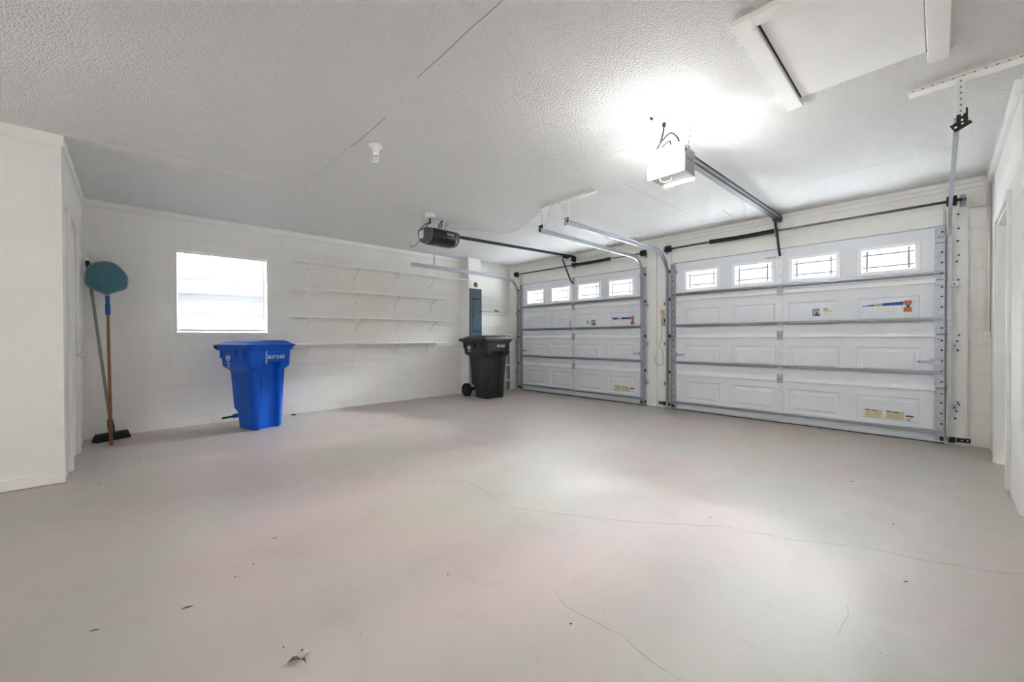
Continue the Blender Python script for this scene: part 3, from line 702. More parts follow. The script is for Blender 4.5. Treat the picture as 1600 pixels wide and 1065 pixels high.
# its socket in the ceiling and the plug cord
t2 = thing('ceiling_outlet', 'white ceiling outlet box feeding the lit white opener', 'ceiling outlet', (5.03, -3.22, H))
rbox(MB(), 4.965, 5.095, -3.285, -3.155, H-.022, H-.0, .012, axis='z').build('box_body', 'white_trim', t2)
rbox(MB(), 4.985, 5.075, -3.265, -3.175, H-.036, H-.022, .012, axis='z').build('face_plate', 'porcelain', t2)
MB().tube([(4.975, -3.29, H-.012), (4.975, -3.31, H-.012)], .008, 8).build('knockout', 'dark_iron', t2)
MB().tube(curve_pts([(5.03, -3.225, H-.030), (5.028, -3.225, H-.075), (5.01, -3.22, 2.46), (4.97, -3.20, 2.40), (4.945, -3.19, 2.375)]), [.014]*6+[.0065]*27, 8).build('plug_cord', 'wire_black', t)
MB().tube(curve_pts([(4.96, -3.20, 2.40), (5.0, -3.20, 2.45), (5.06, -3.19, 2.49), (5.10, -3.17, 2.45), (5.115, -3.16, 2.385)]), .006, 6).tube(curve_pts([(4.97, -3.19, 2.385), (5.01, -3.18, 2.43), (5.05, -3.18, 2.44), (5.05, -3.18, 2.40), (5.0, -3.18, 2.395)]), .005, 6).build('signal_wire', 'wire_black', t)

# black opener
t = thing('garage_door_opener', 'black rounded garage door opener hanging over the left bay', 'garage door opener', (1.87, -3.0, 2.27))
BX = 1.875
def hull(y, s_):
    pts = []
    for a in range(0, 181, 15):
        q = math.radians(a); pts.append((BX-.15*s_*math.cos(q)*(1 if True else 0), y, 2.40-(.135*s_)*math.sin(q)**.7 if 0 < a < 180 else 2.40))
    pts += [(BX+.15*s_, y, 2.44), (BX+.12*s_, y, 2.455), (BX-.12*s_, y, 2.455), (BX-.15*s_, y, 2.44)]
    return pts
rings = [hull(y, s_) for y, s_ in ((-3.19, .90), (-3.175, .97), (-3.15, 1), (-2.84, 1), (-2.815, .95))]
mb = MB().loft(rings)
text(mb, 'Genie', .046, frame_M((BX+.1515, -2.93, 2.405), (0, 1, 0), (0, 0, 1)), 'mark_white', depth=.001)
mb.build('motor_housing', 'opener_black', t)
for yy0, yy1, nm in ((-3.255, -3.185, 'lamp_cover'), (-2.815, -2.755, 'lamp_cover')):
    s_ = -1 if yy0 < -3 else 1; a, b_ = (yy1, yy0) if s_ < 0 else (yy0, yy1); a, b_ = (yy1, yy0) if s_ < 0 else (yy0, yy1)
    MB().loft([hull(a, .94), hull(a+(b_-a)*.6, .90), hull(b_, .72)]).build(nm, 'opener_grey', t)
MB().box(BX-.075, BX+.03, -3.262, -3.250, 2.335, 2.435).build('front_label', 'mark_white', t, bevel=.004)['label'] = 'pale label on the end cover'
MB().tube(curve_pts([(BX-.10, -3.22, 2.33), (BX-.16, -3.26, 2.27), (BX-.19, -3.30, 2.245), (BX-.22, -3.31, 2.29)]), .003, 6).build('antenna_wire', 'wire_black', t)
mb = MB().box(BX-.07, BX+.07, -3.05, -2.87, 2.455, 2.462)
for x in (BX-.06, BX+.06): perf(mb, (x, -2.95, 2.46), (x, -2.93, H-.006), .05, (1, 0, 0), 'mark_grey', .05)
mb.build('hanger', 'galvanised', t)
mb = MB(); perf(mb, (1.93, -3.43, H-.006), (1.925, -2.66, H-.006), .045, (0, 0, -1), 'mark_grey', .06); mb.build('ceiling_strip', 'white_trim', t)
A, B = Vector((1.835, -2.76, 2.445)), Vector((1.787, -.10, 2.535))
MB().bar(A, B, .030, .034).bar(A+Vector((0, 0, .018)), B+Vector((0, 0, .018)), .042, .004).build('rail', 'spring_black', t)
p = A.lerp(B, .92)
MB().box(p.x-.025, p.x+.025, p.y-.06, p.y+.06, p.z-.05, p.z-.015).box(1.77, 1.80, -.14, -.024, 2.45, 2.55, 'dark_iron').build('trolley', 'spring_black', t, bevel=.003)
mb = MB(); pts = curve_pts([(1.60, -.32, 2.48), (1.66, -.22, 2.27), (1.70, -.14, 2.12), (1.725, -.10, 2.075), (1.79, -.09, 2.065)], 5)
pts = [Vector((1.787-(1.79-q.x)*.35, q.y, q.z)) for q in pts]
for a, b_ in zip(pts, pts[1:]): mb.bar(a, b_+(b_-a)*.1, .024, .012, upv=(0, -1, 0))
mb.build('door_arm', 'spring_black', t)
MB().box(1.745, 1.80, -.076, -.066, 2.03, 2.15).build('arm_bracket', 'galvanised', t)
MB().tube([(p.x-.03, p.y-.03, p.z-.05), (p.x-.03, p.y-.03, 1.95)], .002, 6).build('release_cord', 'wire_white', t)
t2 = thing('ceiling_outlet', 'white round ceiling outlet box feeding the black opener', 'ceiling outlet', (2.06, -3.26, H))
MB().tube([(2.06, -3.26, H-.045), (2.06, -3.26, H-.04), (2.06, -3.26, H)], [.055, .062, .065], 20).build('box_body', 'porcelain', t2)
MB().tube([(2.06, -3.26, H-.052), (2.06, -3.26, H-.045)], .025, 14).build('socket', 'white_trim', t2)
MB().tube(curve_pts([(2.06, -3.26, H-.05), (2.055, -3.255, H-.12), (1.98, -3.23, 2.50), (1.88, -3.22, 2.455)]), [.012]*7+[.006]*18, 8).tube(curve_pts([(2.055, -3.255, H-.11), (2.00, -3.28, 2.48), (1.84, -3.28, 2.43), (1.78, -3.25, 2.41)]), .005, 6).tube(curve_pts([(2.07, -3.10, 2.46), (2.09, -3.10, 2.53), (2.05, -3.08, 2.545), (2.02, -3.10, 2.50), (2.0, -3.1, 2.455)]), .006, 6).build('plug_cord', 'wire_black', t)
# thin low-voltage wire stapled along the ceiling
pts = [Vector((1.95, -2.95, 2.50)), Vector((1.98, -2.5, 2.55)), Vector((2.0, -2.0, H-.012)), Vector((2.3, -2.0, H-.010)), Vector((2.75, -2.2, H-.012)), Vector((3.16, -2.40, H-.010))]
tag(MB().tube(curve_pts(pts), .003, 6).build('ceiling_wire', 'wire_white'), 'thin pale wire crossing the ceiling from the black opener to the middle tracks', 'wire')

# --------------------------------------------------- ceiling bulb and hatch
t = thing('ceiling_bulb', 'bare unlit spiral bulb in a white ceiling socket', 'light bulb', (3.28, -4.511, H))
bx, by = 3.28, -4.511
MB().tube([(bx, by, H), (bx, by, H-.012), (bx, by, H-.018), (bx, by, H-.022), (bx, by, H-.05), (bx, by, H-.054)], [.058, .058, .050, .032, .026, .022], 24).build('socket', 'porcelain', t)
MB().tube([(bx, by, H-.052), (bx, by, H-.080)], .020, 16).build('bulb_base', 'rail_white', t)
hel = [(bx+.019*math.cos(a), by+.019*math.sin(a), H-.084-.052*k/60) for k, a in ((k, k*.33) for k in range(61))]
MB().tube(hel, .0085, 8).build('spiral_tube', 'bulb_glass', t)
t = thing('attic_hatch', 'white attic access hatch in the ceiling with a raised frame', 'attic hatch', (6.0, -3.2, H))
hx0, hx1, hy0, hy1 = 5.735, 6.298, -3.72, -2.825
f_ = .085
MB().box(hx0+.012, hx1-.004, hy0+.004, hy1-.012, H-.010, H-.001).build('hatch_panel', 'white_panel', t)
hz = H-.026
MB().box(hx0-f_, hx0, hy0-f_, hy1+f_, hz, H).box(hx0-.016, hx0+.0, hy0, hy1, hz-.006, hz).build('frame_board', 'white_trim', t, bevel=.005)
MB().box(hx1, hx1+f_, hy0-f_, hy1+f_+.02, hz, H).build('frame_board', 'white_trim', t, bevel=.005)
MB().box(hx0, hx0+.012, hy0, hy1, H-.004, H-.001).box(hx0, hx1, hy1-.012, hy1-.001, H-.004, H-.001).build('panel_gap', 'dark_iron', t)['label'] = 'dark gap along the panel edge'
MB().box(hx0, hx1, hy0-f_, hy0, hz, H).build('frame_board', 'white_trim', t, bevel=.005)

# ------------------------------------------------------------------ shelves
def bracket(mb, y, zt, d):
    mb.box(.001, .006, y-.012, y+.012, zt-.20, zt-.0055).box(.001, d-.0065, y-.012, y+.012, zt-.005, zt-.0003)
    mb.bar((.006, y, zt-.185), (d*.78, y, zt-.006), .012, .004, upv=(0, 1, 0))
    mb.box(d-.006, d+.012, y-.012, y+.012, zt-.035, zt-.0003).bar((d, y, zt-.02), (d-.03, y, zt-.036), .022, .006, upv=(0, 1, 0))
sh = [(2.175, -4.255, -1.302, 'topmost of the four long white wall shelves, ending at the pilaster'), (1.785, -4.285, -1.80, 'second from the top of the four long white wall shelves'),
      (1.393, -4.295, -1.76, 'third from the top of the four long white wall shelves'), (1.006, -4.295, -1.81, 'lowest of the four long white wall shelves, level with the cart lids')]
for k, (z, y0, y1, lab) in enumerate(sh):
    t = thing('wall_shelf', lab, 'shelf', (0, (y0+y1)/2, z), 'long white shelves on the block wall')
    mb = MB().box(.002, .262, y0, y1, z-.018, z)
    if k == 0: mb.box(.2515, .285, y1-.012, -1.19, z-.0176, z-.0004)
    mb.build('shelf_board', 'shelf_paint', t, bevel=.002)
    for y in (-4.09, -3.372, -2.69, -2.0):
        mb = MB(); bracket(mb, y, z-.018, .235); mb.build('shelf_bracket', 'white_paint', t)
    if k == 0: MB().box(.2505, .256, -1.262, -1.238, z-.16, z-.019).box(.2505, .290, -1.262, -1.238, z-.024, z-.019).build('shelf_bracket', 'white_paint', t)
t = thing('ledge_shelf', 'short white ledge between the teal electric panel and the room corner', 'shelf', (0, -.5, 1.63))
MB().box(.002, .075, -.995, -.03, 1.612, 1.634).build('ledge_board', 'white_paint', t, bevel=.003)
MB().box(.002, .03, -.995, -.03, 1.548, 1.575).build('support_cleat', 'white_paint', t)
MB().bar((.076, -.50, 1.640), (.085, -.40, 1.622), .022, .03).build('latch_plate', 'hinge_metal', t)['label'] = 'dark metal plate on the ledge edge'
# electric panel on the pilaster
t = thing('electric_panel', 'narrow teal-grey electric panel box on the pilaster behind the black cart', 'electric panel', (.25, -1.15, 1.09))
px0, px1 = -1.285, -1.015
MB().box(.251, .285, px0, px1, 1.09, 2.01).box(.285, .290, px0, px0+.012, 1.09, 2.01).box(.285, .290, px1-.012, px1, 1.09, 2.01).box(.285, .290, px0+.012, px1-.012, 1.998, 2.01).build('panel_box', 'panel_teal', t, bevel=.003)
MB().box(.285, .294, px0+.045, px1-.045, 1.21, 1.80).build('panel_door', 'panel_teal', t, bevel=.004)
MB().box(.285, .2862, px0+.036, px1-.036, 1.803, 1.818).box(.285, .2862, px0+.036, px1-.036, 1.188, 1.206).build('door_gap', 'hole', t)
MB().box(.294, .300, px0+.055, px0+.075, 1.47, 1.53).build('latch', 'dark_iron', t, bevel=.002)
t = thing('round_cover', 'small dark round metal cover on the pilaster above the teal panel', 'cover plate', (.25, -1.13, 2.09))
MB().tube([(.25, -1.13, 2.092), (.262, -1.13, 2.092), (.264, -1.13, 2.092)], [.045, .045, .036], 20).build('cover_disc', 'hinge_dark', t)
MB().tube([(.264, -1.13, 2.092), (.275, -1.13, 2.085)], [.02, .012], 12).build('cover_boss', 'grey_handle', t)
# slim rack in the corner
t = thing('corner_rack', 'slim white rack of narrow shelves in the corner behind the black cart', 'rack', (.12, -.14, 0))
for z in (.20, .52, .835, 1.155): MB().box(.004, .225, -.235, -.035, z-.022, z+.002).box(.003, .226, -.237, -.225, z-.030, z+.004).build('shelf_board', 'shelf_paint', t, bevel=.002)
for x in (.012, .09): MB().box(x, x+.02, -.05, -.034, 0, 1.17).build('post', 'grey_handle', t)
MB().box(.205, .222, -.205, -.05, .0, 1.19).build('side_board', 'white_trim', t)

# ------------------------------------------------------- broom and skimmer
t = thing('push_broom', 'black headed push broom with a grey handle leaning in the corner', 'broom', (.27, -6.09, 0))
hd = Vector((-.135, .25, 0)).normalized(); c0 = Vector((.275, -6.092, 0)); nr = Vector((hd.y, -hd.x, 0))
M = Matrix((hd, -nr, Vector((0, 0, 1)))).transposed().to_4x4(); M.translation = c0
mb = MB(); mb.loft([[M @ Vector(q) for q in ((-.14*s_, -.03*w_, z), (.14*s_, -.03*w_, z), (.14*s_, .03*w_, z), (-.14*s_, .03*w_, z))] for z, s_, w_ in ((.0, 1.06, 1.35), (.03, 1.02, 1.2), (.065, .98, .9))], smooth=False)
for k in range(-13, 14): mb.box(k*.0108-.004, k*.0108+.004, -.044, .044, .0, .03, None, M)
mb.build('bristles', 'bristle', t)
MB().box(-.135, .135, -.026, .026, .062, .085, None, M).build('broom_block', 'black_plastic', t, bevel=.006)
top = Vector((.115, -6.268, 1.93)); bot = c0+Vector((0, 0, .085)); d_ = (top-bot).normalized()
MB().tube([bot-d_*.01, bot+d_*.05, bot+d_*.13, bot+d_*.145], [.026, .030, .024, .015], 12).build('socket', 'hinge_dark', t)
MB().tube([bot+d_*.12, bot+d_*1.72], .0135, 12).build('handle', 'grey_handle', t)
MB().tube([bot+d_*1.70, bot+d_*1.715, bot+d_*1.84], [.015, .018, .018], 12).build('grip', 'rubber', t)
MB().tube([bot+d_*1.84, bot+d_*1.855, bot+d_*1.872], [.017, .015, .008], 12).build('hang_loop', 'rail_white', t)
t = thing('leaf_skimmer', 'translucent teal leaf skimmer with a wooden handle standing head up in the corner', 'leaf skimmer', (.58, -6.095, 0))
hb = at(173.5, 695.5, 'z', 0.0); XN = .235
ht = at(168, 462, 'x', XN)
zo = [(130, 500), (134, 420), (150, 350), (185, 290), (230, 250), (330, 210), (480, 200), (620, 230), (740, 320), (830, 430), (845, 520), (830, 620), (780, 660), (720, 680), (560, 730), (508, 748), (430, 725), (280, 660), (160, 590)]
tilt = .14
out = []
for x, y in zo:
    q = at(120+x/10.65, 390+y/10.65, 'x', XN); dz = q.z-ht.z
    out.append(at(120+x/10.65, 390+y/10.65, 'x', XN-dz*tilt))
ring = curve_pts(out+[out[0]], 4)[:-1]
MB().tube(ring+[ring[0]], .007, 8, cap=False).build('net_rim', 'grey_handle', t)
mb = MB(); cc = sum(out, Vector())/len(out); bag = Vector((-.035, 0, 0)); N = len(ring)
mid = [p_*.55+cc*.45+bag for p_ in ring]
for a, b_ in ((ring, mid),):
    R1 = [mb.bm.verts.new(p_) for p_ in a]; R2 = [mb.bm.verts.new(p_) for p_ in b_]
    for i in range(N): mb.bm.faces.new((R1[i], R1[(i+1) % N], R2[(i+1) % N], R2[i])).smooth = True
    mb.bm.faces.new(R2)
mb.build('net', 'skimmer_net', t)
dn = (hb-ht).normalized()
MB().tube([ht, ht+dn*.09, ht+dn*.10, ht+dn*.20, ht+dn*.215], [.019, .017, .021, .021, .014], 12).build('socket', 'net_blue', t)
MB().tube([ht+dn*.20, hb-dn*.002], [.0125, .0145], 12).build('handle', 'wood_handle', t)

# -------------------------------------------------------------- wheeled carts
def cart(name, label, body_m, lid_m, loc, rot, sc, number, num_size, num_m, num_at, wheels, emblem_m, strip, wf=1.0):
    t = bpy.data.objects.new(name, None); C.objects.link(t); PW[t.name] = Vector((0, 0, 0)); tag(t, label, 'trash cart', 'wheeled trash carts')
    # z, half width, front, back, front recess, side recess
    LV = [(0, .190, -.010, -.39, .045, .022), (.012, .204, 0, -.40, .055, .026), (.05, .208, .002, -.405, .055, .026), (.20, .216, .007, -.42, .055, .026), (.25, .218, .009, -.50, .055, .026),
          (.50, .232, .017, -.51, .055, .026), (.70, .245, .024, -.52, .055, .026), (.735, .246, .025, -.522, .055, .010), (.775, .288, .056, -.565, .086, 0), (.79, .293, .060, -.575, .090, 0),
          (.822, .295, .061, -.577, .090, 0), (.834, .296, .062, -.578, 0, 0), (.985, .304, .068, -.588, 0, 0), (.990, .326, .088, -.605, 0, 0), (1.012, .330, .092, -.61, 0, 0), (1.03, .326, .088, -.608, 0, 0)]
    rings = []
    for z, hw, xf, xb, dr, ds in LV:
        half = [(xf-dr, 0), (xf-dr, .100), (xf-dr*.2, .125), (xf, .140), (xf-.004, hw-.055), (xf-.018, hw-.028), (xf-.042, hw-.009), (xf-.075, hw), (xf-.175, hw), (xf-.195, hw-ds), (xb+.06, hw-ds), (xb+.018, hw-.018-ds), (xb, hw-.06-ds), (xb, 0)]
        r = [(x*sc, y*sc*wf, z*sc) for x, y in half]+[(x*sc, -y*sc*wf, z*sc) for x, y in half[-2:0:-1]]
        rings.append(r)
    mb = MB().loft(rings, smooth=False)
    body = mb.build('cart_body', body_m, t, bevel=.004*sc)
    # ribs under the rim on the side and front
    mb = MB()
    for s_ in (-1, 1):
        for x in (-.05, -.235, -.53): mb.box((x-.012)*sc, (x+.012)*sc, s_*.285*sc*wf, s_*.318*sc*wf, .885*sc, .988*sc)
    mb.build('rim_rib', body_m, body)
    mb = MB(); rr = []
    for z, hw, xf, xb, c in ((1.028, .338, .100, -.62, .05), (1.046, .342, .104, -.625, .05), (1.056, .337, .098, -.62, .05), (1.066, .312, .07, -.59, .05), (1.092, .285, .030, -.50, .06), (1.108, .25, -.015, -.47, .06)):
        pts = []
        for cx_, cy_, a0 in ((xf-c, hw-c, 0), (xb+c, hw-c, 90), (xb+c, -hw+c, 180), (xf-c, -hw+c, 270)):
            for k in range(6):
                a = math.radians(a0+18*k); pts.append(((cx_+c*math.cos(a))*sc, (cy_+c*math.sin(a))*sc*wf, z*sc))
        rr.append(pts)
    lid = mb.loft(rr, smooth=False).build('lid', lid_m, t, bevel=.003)
    MB().tube(curve_pts([(-.60*sc, -.27*sc, .99*sc), (-.655*sc, -.27*sc, 1.01*sc), (-.665*sc, -.25*sc, 1.012*sc), (-.665*sc, 0, 1.012*sc), (-.665*sc, .25*sc, 1.012*sc), (-.655*sc, .27*sc, 1.01*sc), (-.60*sc, .27*sc, .99*sc)]), .015*sc, 10).build('handle', 'black_plastic' if wheels else 'blue_dark', t)
    for s_ in (-1, 1):
        MB().tube([(-.628*sc, s_*.285*sc*wf, 1.028*sc), (-.628*sc, s_*.335*sc*wf, 1.028*sc)], .022*sc, 12).build('lid_hinge', 'rubber', t)
    ax = -.545 if not wheels else -.565
    MB().tube([(ax*sc, -.26*sc, .125*sc), (ax*sc, .26*sc, .125*sc)], .013*sc, 10).bar((ax*sc, -.12*sc, .125*sc), (-.45*sc, -.12*sc, .15*sc), .04*sc, .05*sc, body_m).bar((ax*sc, .12*sc, .125*sc), (-.45*sc, .12*sc, .15*sc), .04*sc, .05*sc, body_m).build('axle', 'dark_iron', t)
    if wheels:
        for s_ in (-1, 1):
            y = s_*.225
            w_ = MB().tube([(ax*sc, (y-.03)*sc, .122*sc), (ax*sc, (y-.026)*sc, .122*sc), (ax*sc, (y+.026)*sc, .122*sc), (ax*sc, (y+.03)*sc, .122*sc)], [.108*sc, .120*sc, .120*sc, .108*sc], 28).build('wheel', 'rubber', t)
            mb = MB().tube([(ax*sc, (y-.034)*sc, .122*sc), (ax*sc, (y+.034)*sc, .122*sc)], [.034*sc, .034*sc], 16)
            for k in range(6):
                a = k*math.pi/3; mb.bar((ax*sc, (y)*sc, .122*sc), ((ax+.085*math.cos(a))*sc, y*sc, (.122+.085*math.sin(a))*sc), .066*sc, .012*sc, upv=(0, 1, 0))
            mb.build('wheel_hub', 'black_plastic', w_)
    # house number on the front, crest on the side
    mb = MB(); y, z = num_at
    text(mb, number, num_size*sc, frame_M((.0655*sc, y*sc, z*sc), (0, 1, 0), (0, 0, 1)), num_m, spacing=.78, depth=.0012); mb.build('number_marking', num_m, t)
    mb = MB(); yy = -.3035*sc*wf
    def P(u, v): return (-.385*sc+u*sc, yy, .885*sc+v*sc)
    def blk(pts): mb.prism([P(u, v) for u, v in pts], (0, -.0012, 0))
    q = .0
    blk([(-.045, .035), (-.030, .035), (-.030, -.02), (-.045, -.012)]); blk([(.030, .035), (.045, .035), (.045, -.012), (.030, -.02)])
    for v in (.028, .012, -.004, -.02): blk([(-.027, v), (.027, v), (.024-.2*max(0, -v), v-.010), (-.024+.2*max(0, -v), v-.010)])
    blk([(-.007, .040), (.007, .040), (0, .062)]); blk([(-.018, -.034), (.018, -.034), (.004, -.048), (-.004, -.048)])
    for u in (-.045, -.029, -.013, .006, .022, .037): blk([(u, -.056), (u+.010, -.056), (u+.010, -.066), (u, -.066)])
    mb.build('crest_marking', emblem_m, t)
    if not wheels:   # drop-shaped mark below the collar
        mb = MB(); yy2 = -.2475*sc
        o_ = [(0, .028), (.008, .010), (.015, -.006), (.013, -.020), (0, -.028), (-.013, -.020), (-.015, -.006), (-.008, .010)]; i_ = [(u*.38, v*.38-.006) for u, v in o_]
        for k in range(8):
            j = (k+1) % 8
            mb.prism([((-.385+u)*sc, -.2965*sc*wf, (.795+v)*sc) for u, v in (o_[k], o_[j], i_[j], i_[k])], (0, -.0014, 0))
        mb.build('drop_marking', emblem_m, t)
    if strip:
        y = strip; MB().box(.060*sc, .078*sc, (y-.007)*sc, (y+.007)*sc, .815*sc, .975*sc).build('pale_strip', 'mark_blue', t, bevel=.002)
    t.location = loc; t.rotation_euler = (0, 0, rot)
    return t
cart('wheeled_cart', 'blue wheeled cart with white house number under the window', 'blue_plastic', 'blue_plastic', (.825, -4.73, 0), math.radians(20), .955, '8637 31302', .060, 'mark_white', (.052, .895), False, 'mark_white', -.080, .90)
cart('wheeled_cart', 'black wheeled cart in front of the teal panel near the corner', 'black_plastic', 'black_plastic', (.945, -1.22, 0), 0, 1.01, '8351 6021', .058, 'mark_white', (.06, .92), True, 'mark_white', None)

# ------------------------------------------------------- small wall fittings
t = thing('door_button', 'old tan door button hanging by its wire on the pillar between the garage doors', 'door button', (3.45, -.03, 1.24))
M = Matrix.Rotation(math.radians(-5), 4, 'Y'); M.translation = Vector((3.455, -.046, 1.36))
MB().box(-.024, .024, -.014, .014, -.125, .125, None, M).build('button_block', 'tan_block', t, bevel=.003)
MB().box(.022, .034, -.016, .010, -.055, -.015, None, M).build('push_button', 'hole', t, bevel=.002)
MB().tube([M @ Vector((-.008, -.014, -.085)), M @ Vector((-.008, -.022, -.085))], .009, 10).build('screw', 'hole', t)
wp = [(1033.5, 511), (1034, 522), (1033, 532), (1029.5, 540), (1034, 546), (1036.5, 556), (1036, 566), (1031.5, 570.5), (1026, 568), (1023.5, 564), (1023.5, 556)]
MB().tube(curve_pts([at(x, y, 'y', -.036) for x, y in wp]), .0028, 6).build('bell_wire', 'wire_grey', t)
for x0_, x1_, z_, lab in ((6.40, 6.555, .055, 'black perforated safety sensor bracket at the foot of the right wall track'), (3.405, 3.54, .075, 'black perforated safety sensor bracket at the foot of the pillar')):
    t = thing('sensor_bracket', lab, 'sensor bracket', ((x0_+x1_)/2, -.06, z_-.02), 'safety sensor brackets')
    mb = MB(); perf(mb, (x0_, -.085 if x0_ > 5 else -.085, z_), (x1_, -.052 if x0_ > 5 else -.036, z_), .042, (0, -1, 0), 'rail_white', .04); mb.build('bracket_strap', 'rubber', t)
    xe = x0_+.03 if x0_ > 5 else x1_-.03
    MB().box(xe-.02, xe+.02, -.125, -.088, z_-.025, z_+.03).tube([(xe, -.125, z_+.01), (xe, -.132, z_+.01)], .012, 10).build('sensor_eye', 'rubber', t, bevel=.003)
t = thing('switch_box', 'white surface switch box at the foot of the corner conduit', 'switch', (6.655, -.02, 1.0))
MB().box(6.632, 6.678, -.034, -.001, 1.00, 1.115).build('box_body', 'white_paint', t, bevel=.003)
MB().box(6.648, 6.664, -.038, -.034, 1.045, 1.075).build('switch_rocker', 'porcelain', t)
tag(MB().tube([(6.664, -.022, 1.115), (6.664, -.022, H-.09)], .013, 10).build('corner_conduit', 'white_paint'), 'white conduit pipe running up the corner beside the right garage door', 'conduit')
# small cable loop on the corner trim
tag(MB().tube(curve_pts([(6.655, -.04, H-.03), (6.648, -.12, H-.02), (6.645, -.22, H-.012), (6.65, -.30, H-.016), (6.672, -.32, H-.10), (6.676, -.33, H-.16)]), .008, 6).build('corner_cable', 'wire_white'), 'white cable looped over the ceiling trim in the right corner', 'cable')

# ------------------------------------------------------------ floor litter
t = thing('dead_leaf', 'curled dry dead leaf lying on the concrete in the foreground', 'leaf', at(470, 1030, 'z', 0))
q = at(470, 1031, 'z', 0); R_, F_ = rt.copy(), Vector((fw.x, fw.y, 0)).normalized(); R_.z = 0
def LP(u, v, z): return q+R_*u+F_*v+Vector((0, 0, z))
def petal(name, a, ln, wd, m_, zlift):
    mb = MB(); d1, d2 = Vector((math.cos(a), math.sin(a))), Vector((-math.sin(a), math.cos(a))); rows_ = []
    for k in range(7):
        f = k/6; w_ = wd*math.sin(math.pi*min(.98, f*.92+.06)); r = []
        for s_ in (-1, -.4, .4, 1):
            r.append(LP(*(d1*ln*f+d2*w_*s_), .002+zlift*f*(1-f)*4+.008*abs(s_)*math.sin(math.pi*f)))
        rows_.append(r)
    mb.loft(rows_, cap=False, closed=False); o = mb.build(name, m_, t, recalc=False); sm = o.modifiers.new('thick', 'SOLIDIFY'); sm.thickness = .0008
petal('leaf_blade', math.radians(205), .040, .009, 'leaf_brown', .004)
petal('leaf_blade', math.radians(55), .034, .010, 'leaf_pale', .012)
petal('leaf_blade', math.radians(-32), .030, .004, 'leaf_brown', .003)
def twig(px, py, ln, ang, r, lab, grp=None, nm='twig'):
    o = at(px, py, 'z', r); d_ = R_*math.cos(ang)+F_*math.sin(ang)
    mb = MB().tube([o-d_*ln/2, o-d_*ln*.1+Vector((0, 0, r*.4)), o+d_*ln/2], [r*.5, r, r*.4], 6)
    tag(mb.build(nm, 'twig'), lab, 'debris', grp)
twig(293, 948, .034, .6, .0022, 'dry brown twig on the floor, the longer of two towards the lower left')
twig(148, 984, .026, .5, .0020, 'dry brown twig on the floor nearest the lower left corner')
twig(429, 840, .02, .8, .002, 'small dry twig on the floor in front of the blue cart')
twig(459, 648, .06, .15, .012, 'black scrap lying at the wall foot right of the blue cart', nm='scrap')
for x, y, s_ in ((405, 795, .011), (368, 901, .012), (443, 1011, .010), (472, 1015, .009), (1416, 908, .016), (1331, 752, .02), (892, 974, .008), (396, 881, .008), (1303, 747, .016), (1110, 808, .010), (1396, 819, .010), (155, 755, .016), (218, 716, .02), (700, 897, .008)):
    twig(x, y, s_, random.uniform(-1, 1), .0022, 'tiny dark speck of dry litter on the bare concrete floor', 'specks of litter on the floor', 'litter_speck')

# ------------------------------------------------------------------ lighting
wd = bpy.data.worlds.new('daylight'); bpy.context.scene.world = wd; wd.use_nodes = True
n, l = wd.node_tree.nodes, wd.node_tree.links
bg = n['Background']
tcw = n.new('ShaderNodeTexCoord'); sxw = n.new('ShaderNodeSeparateXYZ'); l.new(tcw.outputs['Generated'], sxw.inputs[0])
mr = n.new('ShaderNodeMapRange'); mr.interpolation_type = 'SMOOTHSTEP'
for k_, v_ in (('From Min', .20), ('From Max', .42), ('To Min', .5), ('To Max', 39.0)): mr.inputs[k_].default_value = v_
l.new(sxw.outputs['Z'], mr.inputs['Value']); gr = n.new('ShaderNodeMapRange'); gr.interpolation_type = 'SMOOTHSTEP'     # sunlit paving below the horizon
for k_, v_ in (('From Min', -.02), ('From Max', -.22), ('To Min', 0), ('To Max', 23.0)): gr.inputs[k_].default_value = v_
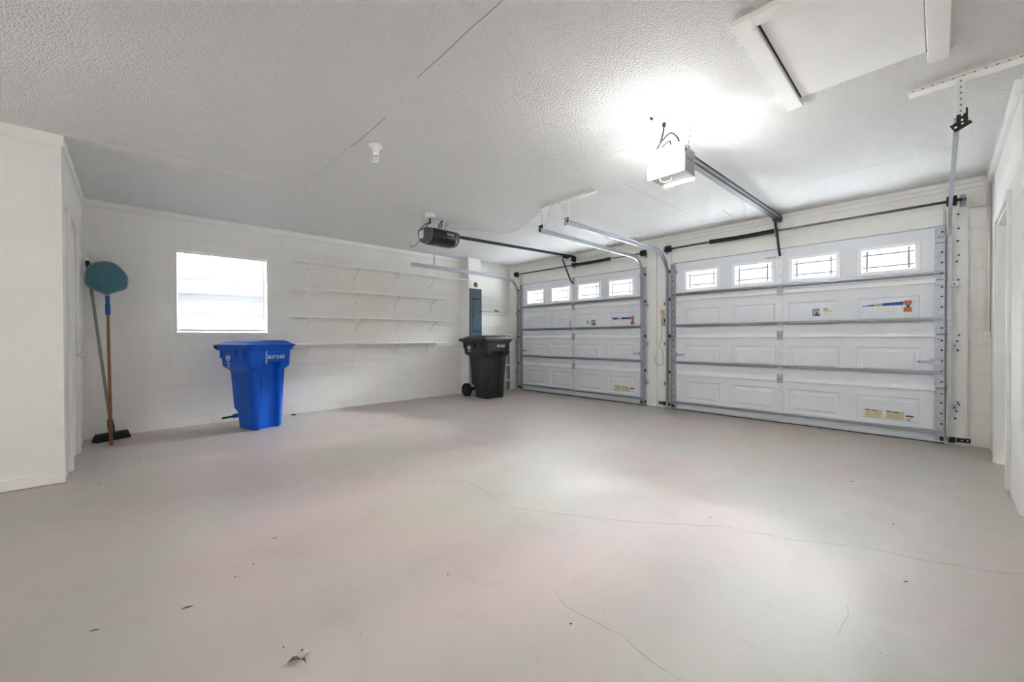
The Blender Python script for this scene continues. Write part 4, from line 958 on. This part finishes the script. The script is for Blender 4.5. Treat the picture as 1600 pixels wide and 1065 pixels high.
l.new(sxw.outputs['Z'], gr.inputs['Value'])
sm = n.new('ShaderNodeMath'); sm.operation = 'ADD'; l.new(mr.outputs['Result'], sm.inputs[0]); l.new(gr.outputs['Result'], sm.inputs[1]); l.new(sm.outputs[0], bg.inputs['Strength'])
bg.inputs['Color'].default_value = (.965, .985, 1.0, 1)
def portal(name, loc, rot, sx_, sy_):
    ld = bpy.data.lights.new(name, 'AREA'); ld.shape = 'RECTANGLE'; ld.size = sx_; ld.size_y = sy_; ld.cycles.is_portal = True
    o = bpy.data.objects.new(name, ld); C.objects.link(o); o.location = loc; o.rotation_euler = rot
R90 = math.pi/2
portal('daylight_fill_slit', ((BX0+BX1)/2, YB-.1, BZ/2), (R90, 0, math.pi), BX1-BX0, BZ)       # faces +y, at the added slit
portal('daylight_window', (-.19, (WY0+WY1)/2, (WZ0+WZ1)/2), (R90, 0, -R90), WY1-WY0, WZ1-WZ0)   # faces +x
for x0 in (D1, D2):
    portal('daylight_door', (x0+DW/2, -.005, 1.89), (R90, 0, 0), DW-.3, .34)                 # faces -y
sd = bpy.data.lights.new('sun', 'SUN'); sd.energy = 16.0; sd.angle = math.radians(14); sd.color = (1, .97, .93)
so = bpy.data.objects.new('sun', sd); C.objects.link(so); so.rotation_euler = Vector((-.12, -1, -.45)).to_track_quat('-Z', 'Y').to_euler()
pl = bpy.data.lights.new('added_fill_light', 'POINT'); pl.energy = 33; pl.shadow_soft_size = .22; pl.color = (.93, .97, 1)   # added fill light behind the photographer, no fixture modelled
po = bpy.data.objects.new('added_fill_light', pl); C.objects.link(po); po.location = (7.35, -7.9, 1.9)
sc = bpy.context.scene
sc.view_settings.view_transform = 'Standard'; sc.view_settings.look = 'None'; sc.view_settings.gamma = 1; sc.view_settings.use_curve_mapping = False
sc.view_settings.exposure = 1.47
sc.cycles.use_denoising = True; sc.cycles.max_bounces = 14; sc.cycles.diffuse_bounces = 8; sc.cycles.transparent_max_bounces = 12; sc.cycles.sample_clamp_indirect = 14
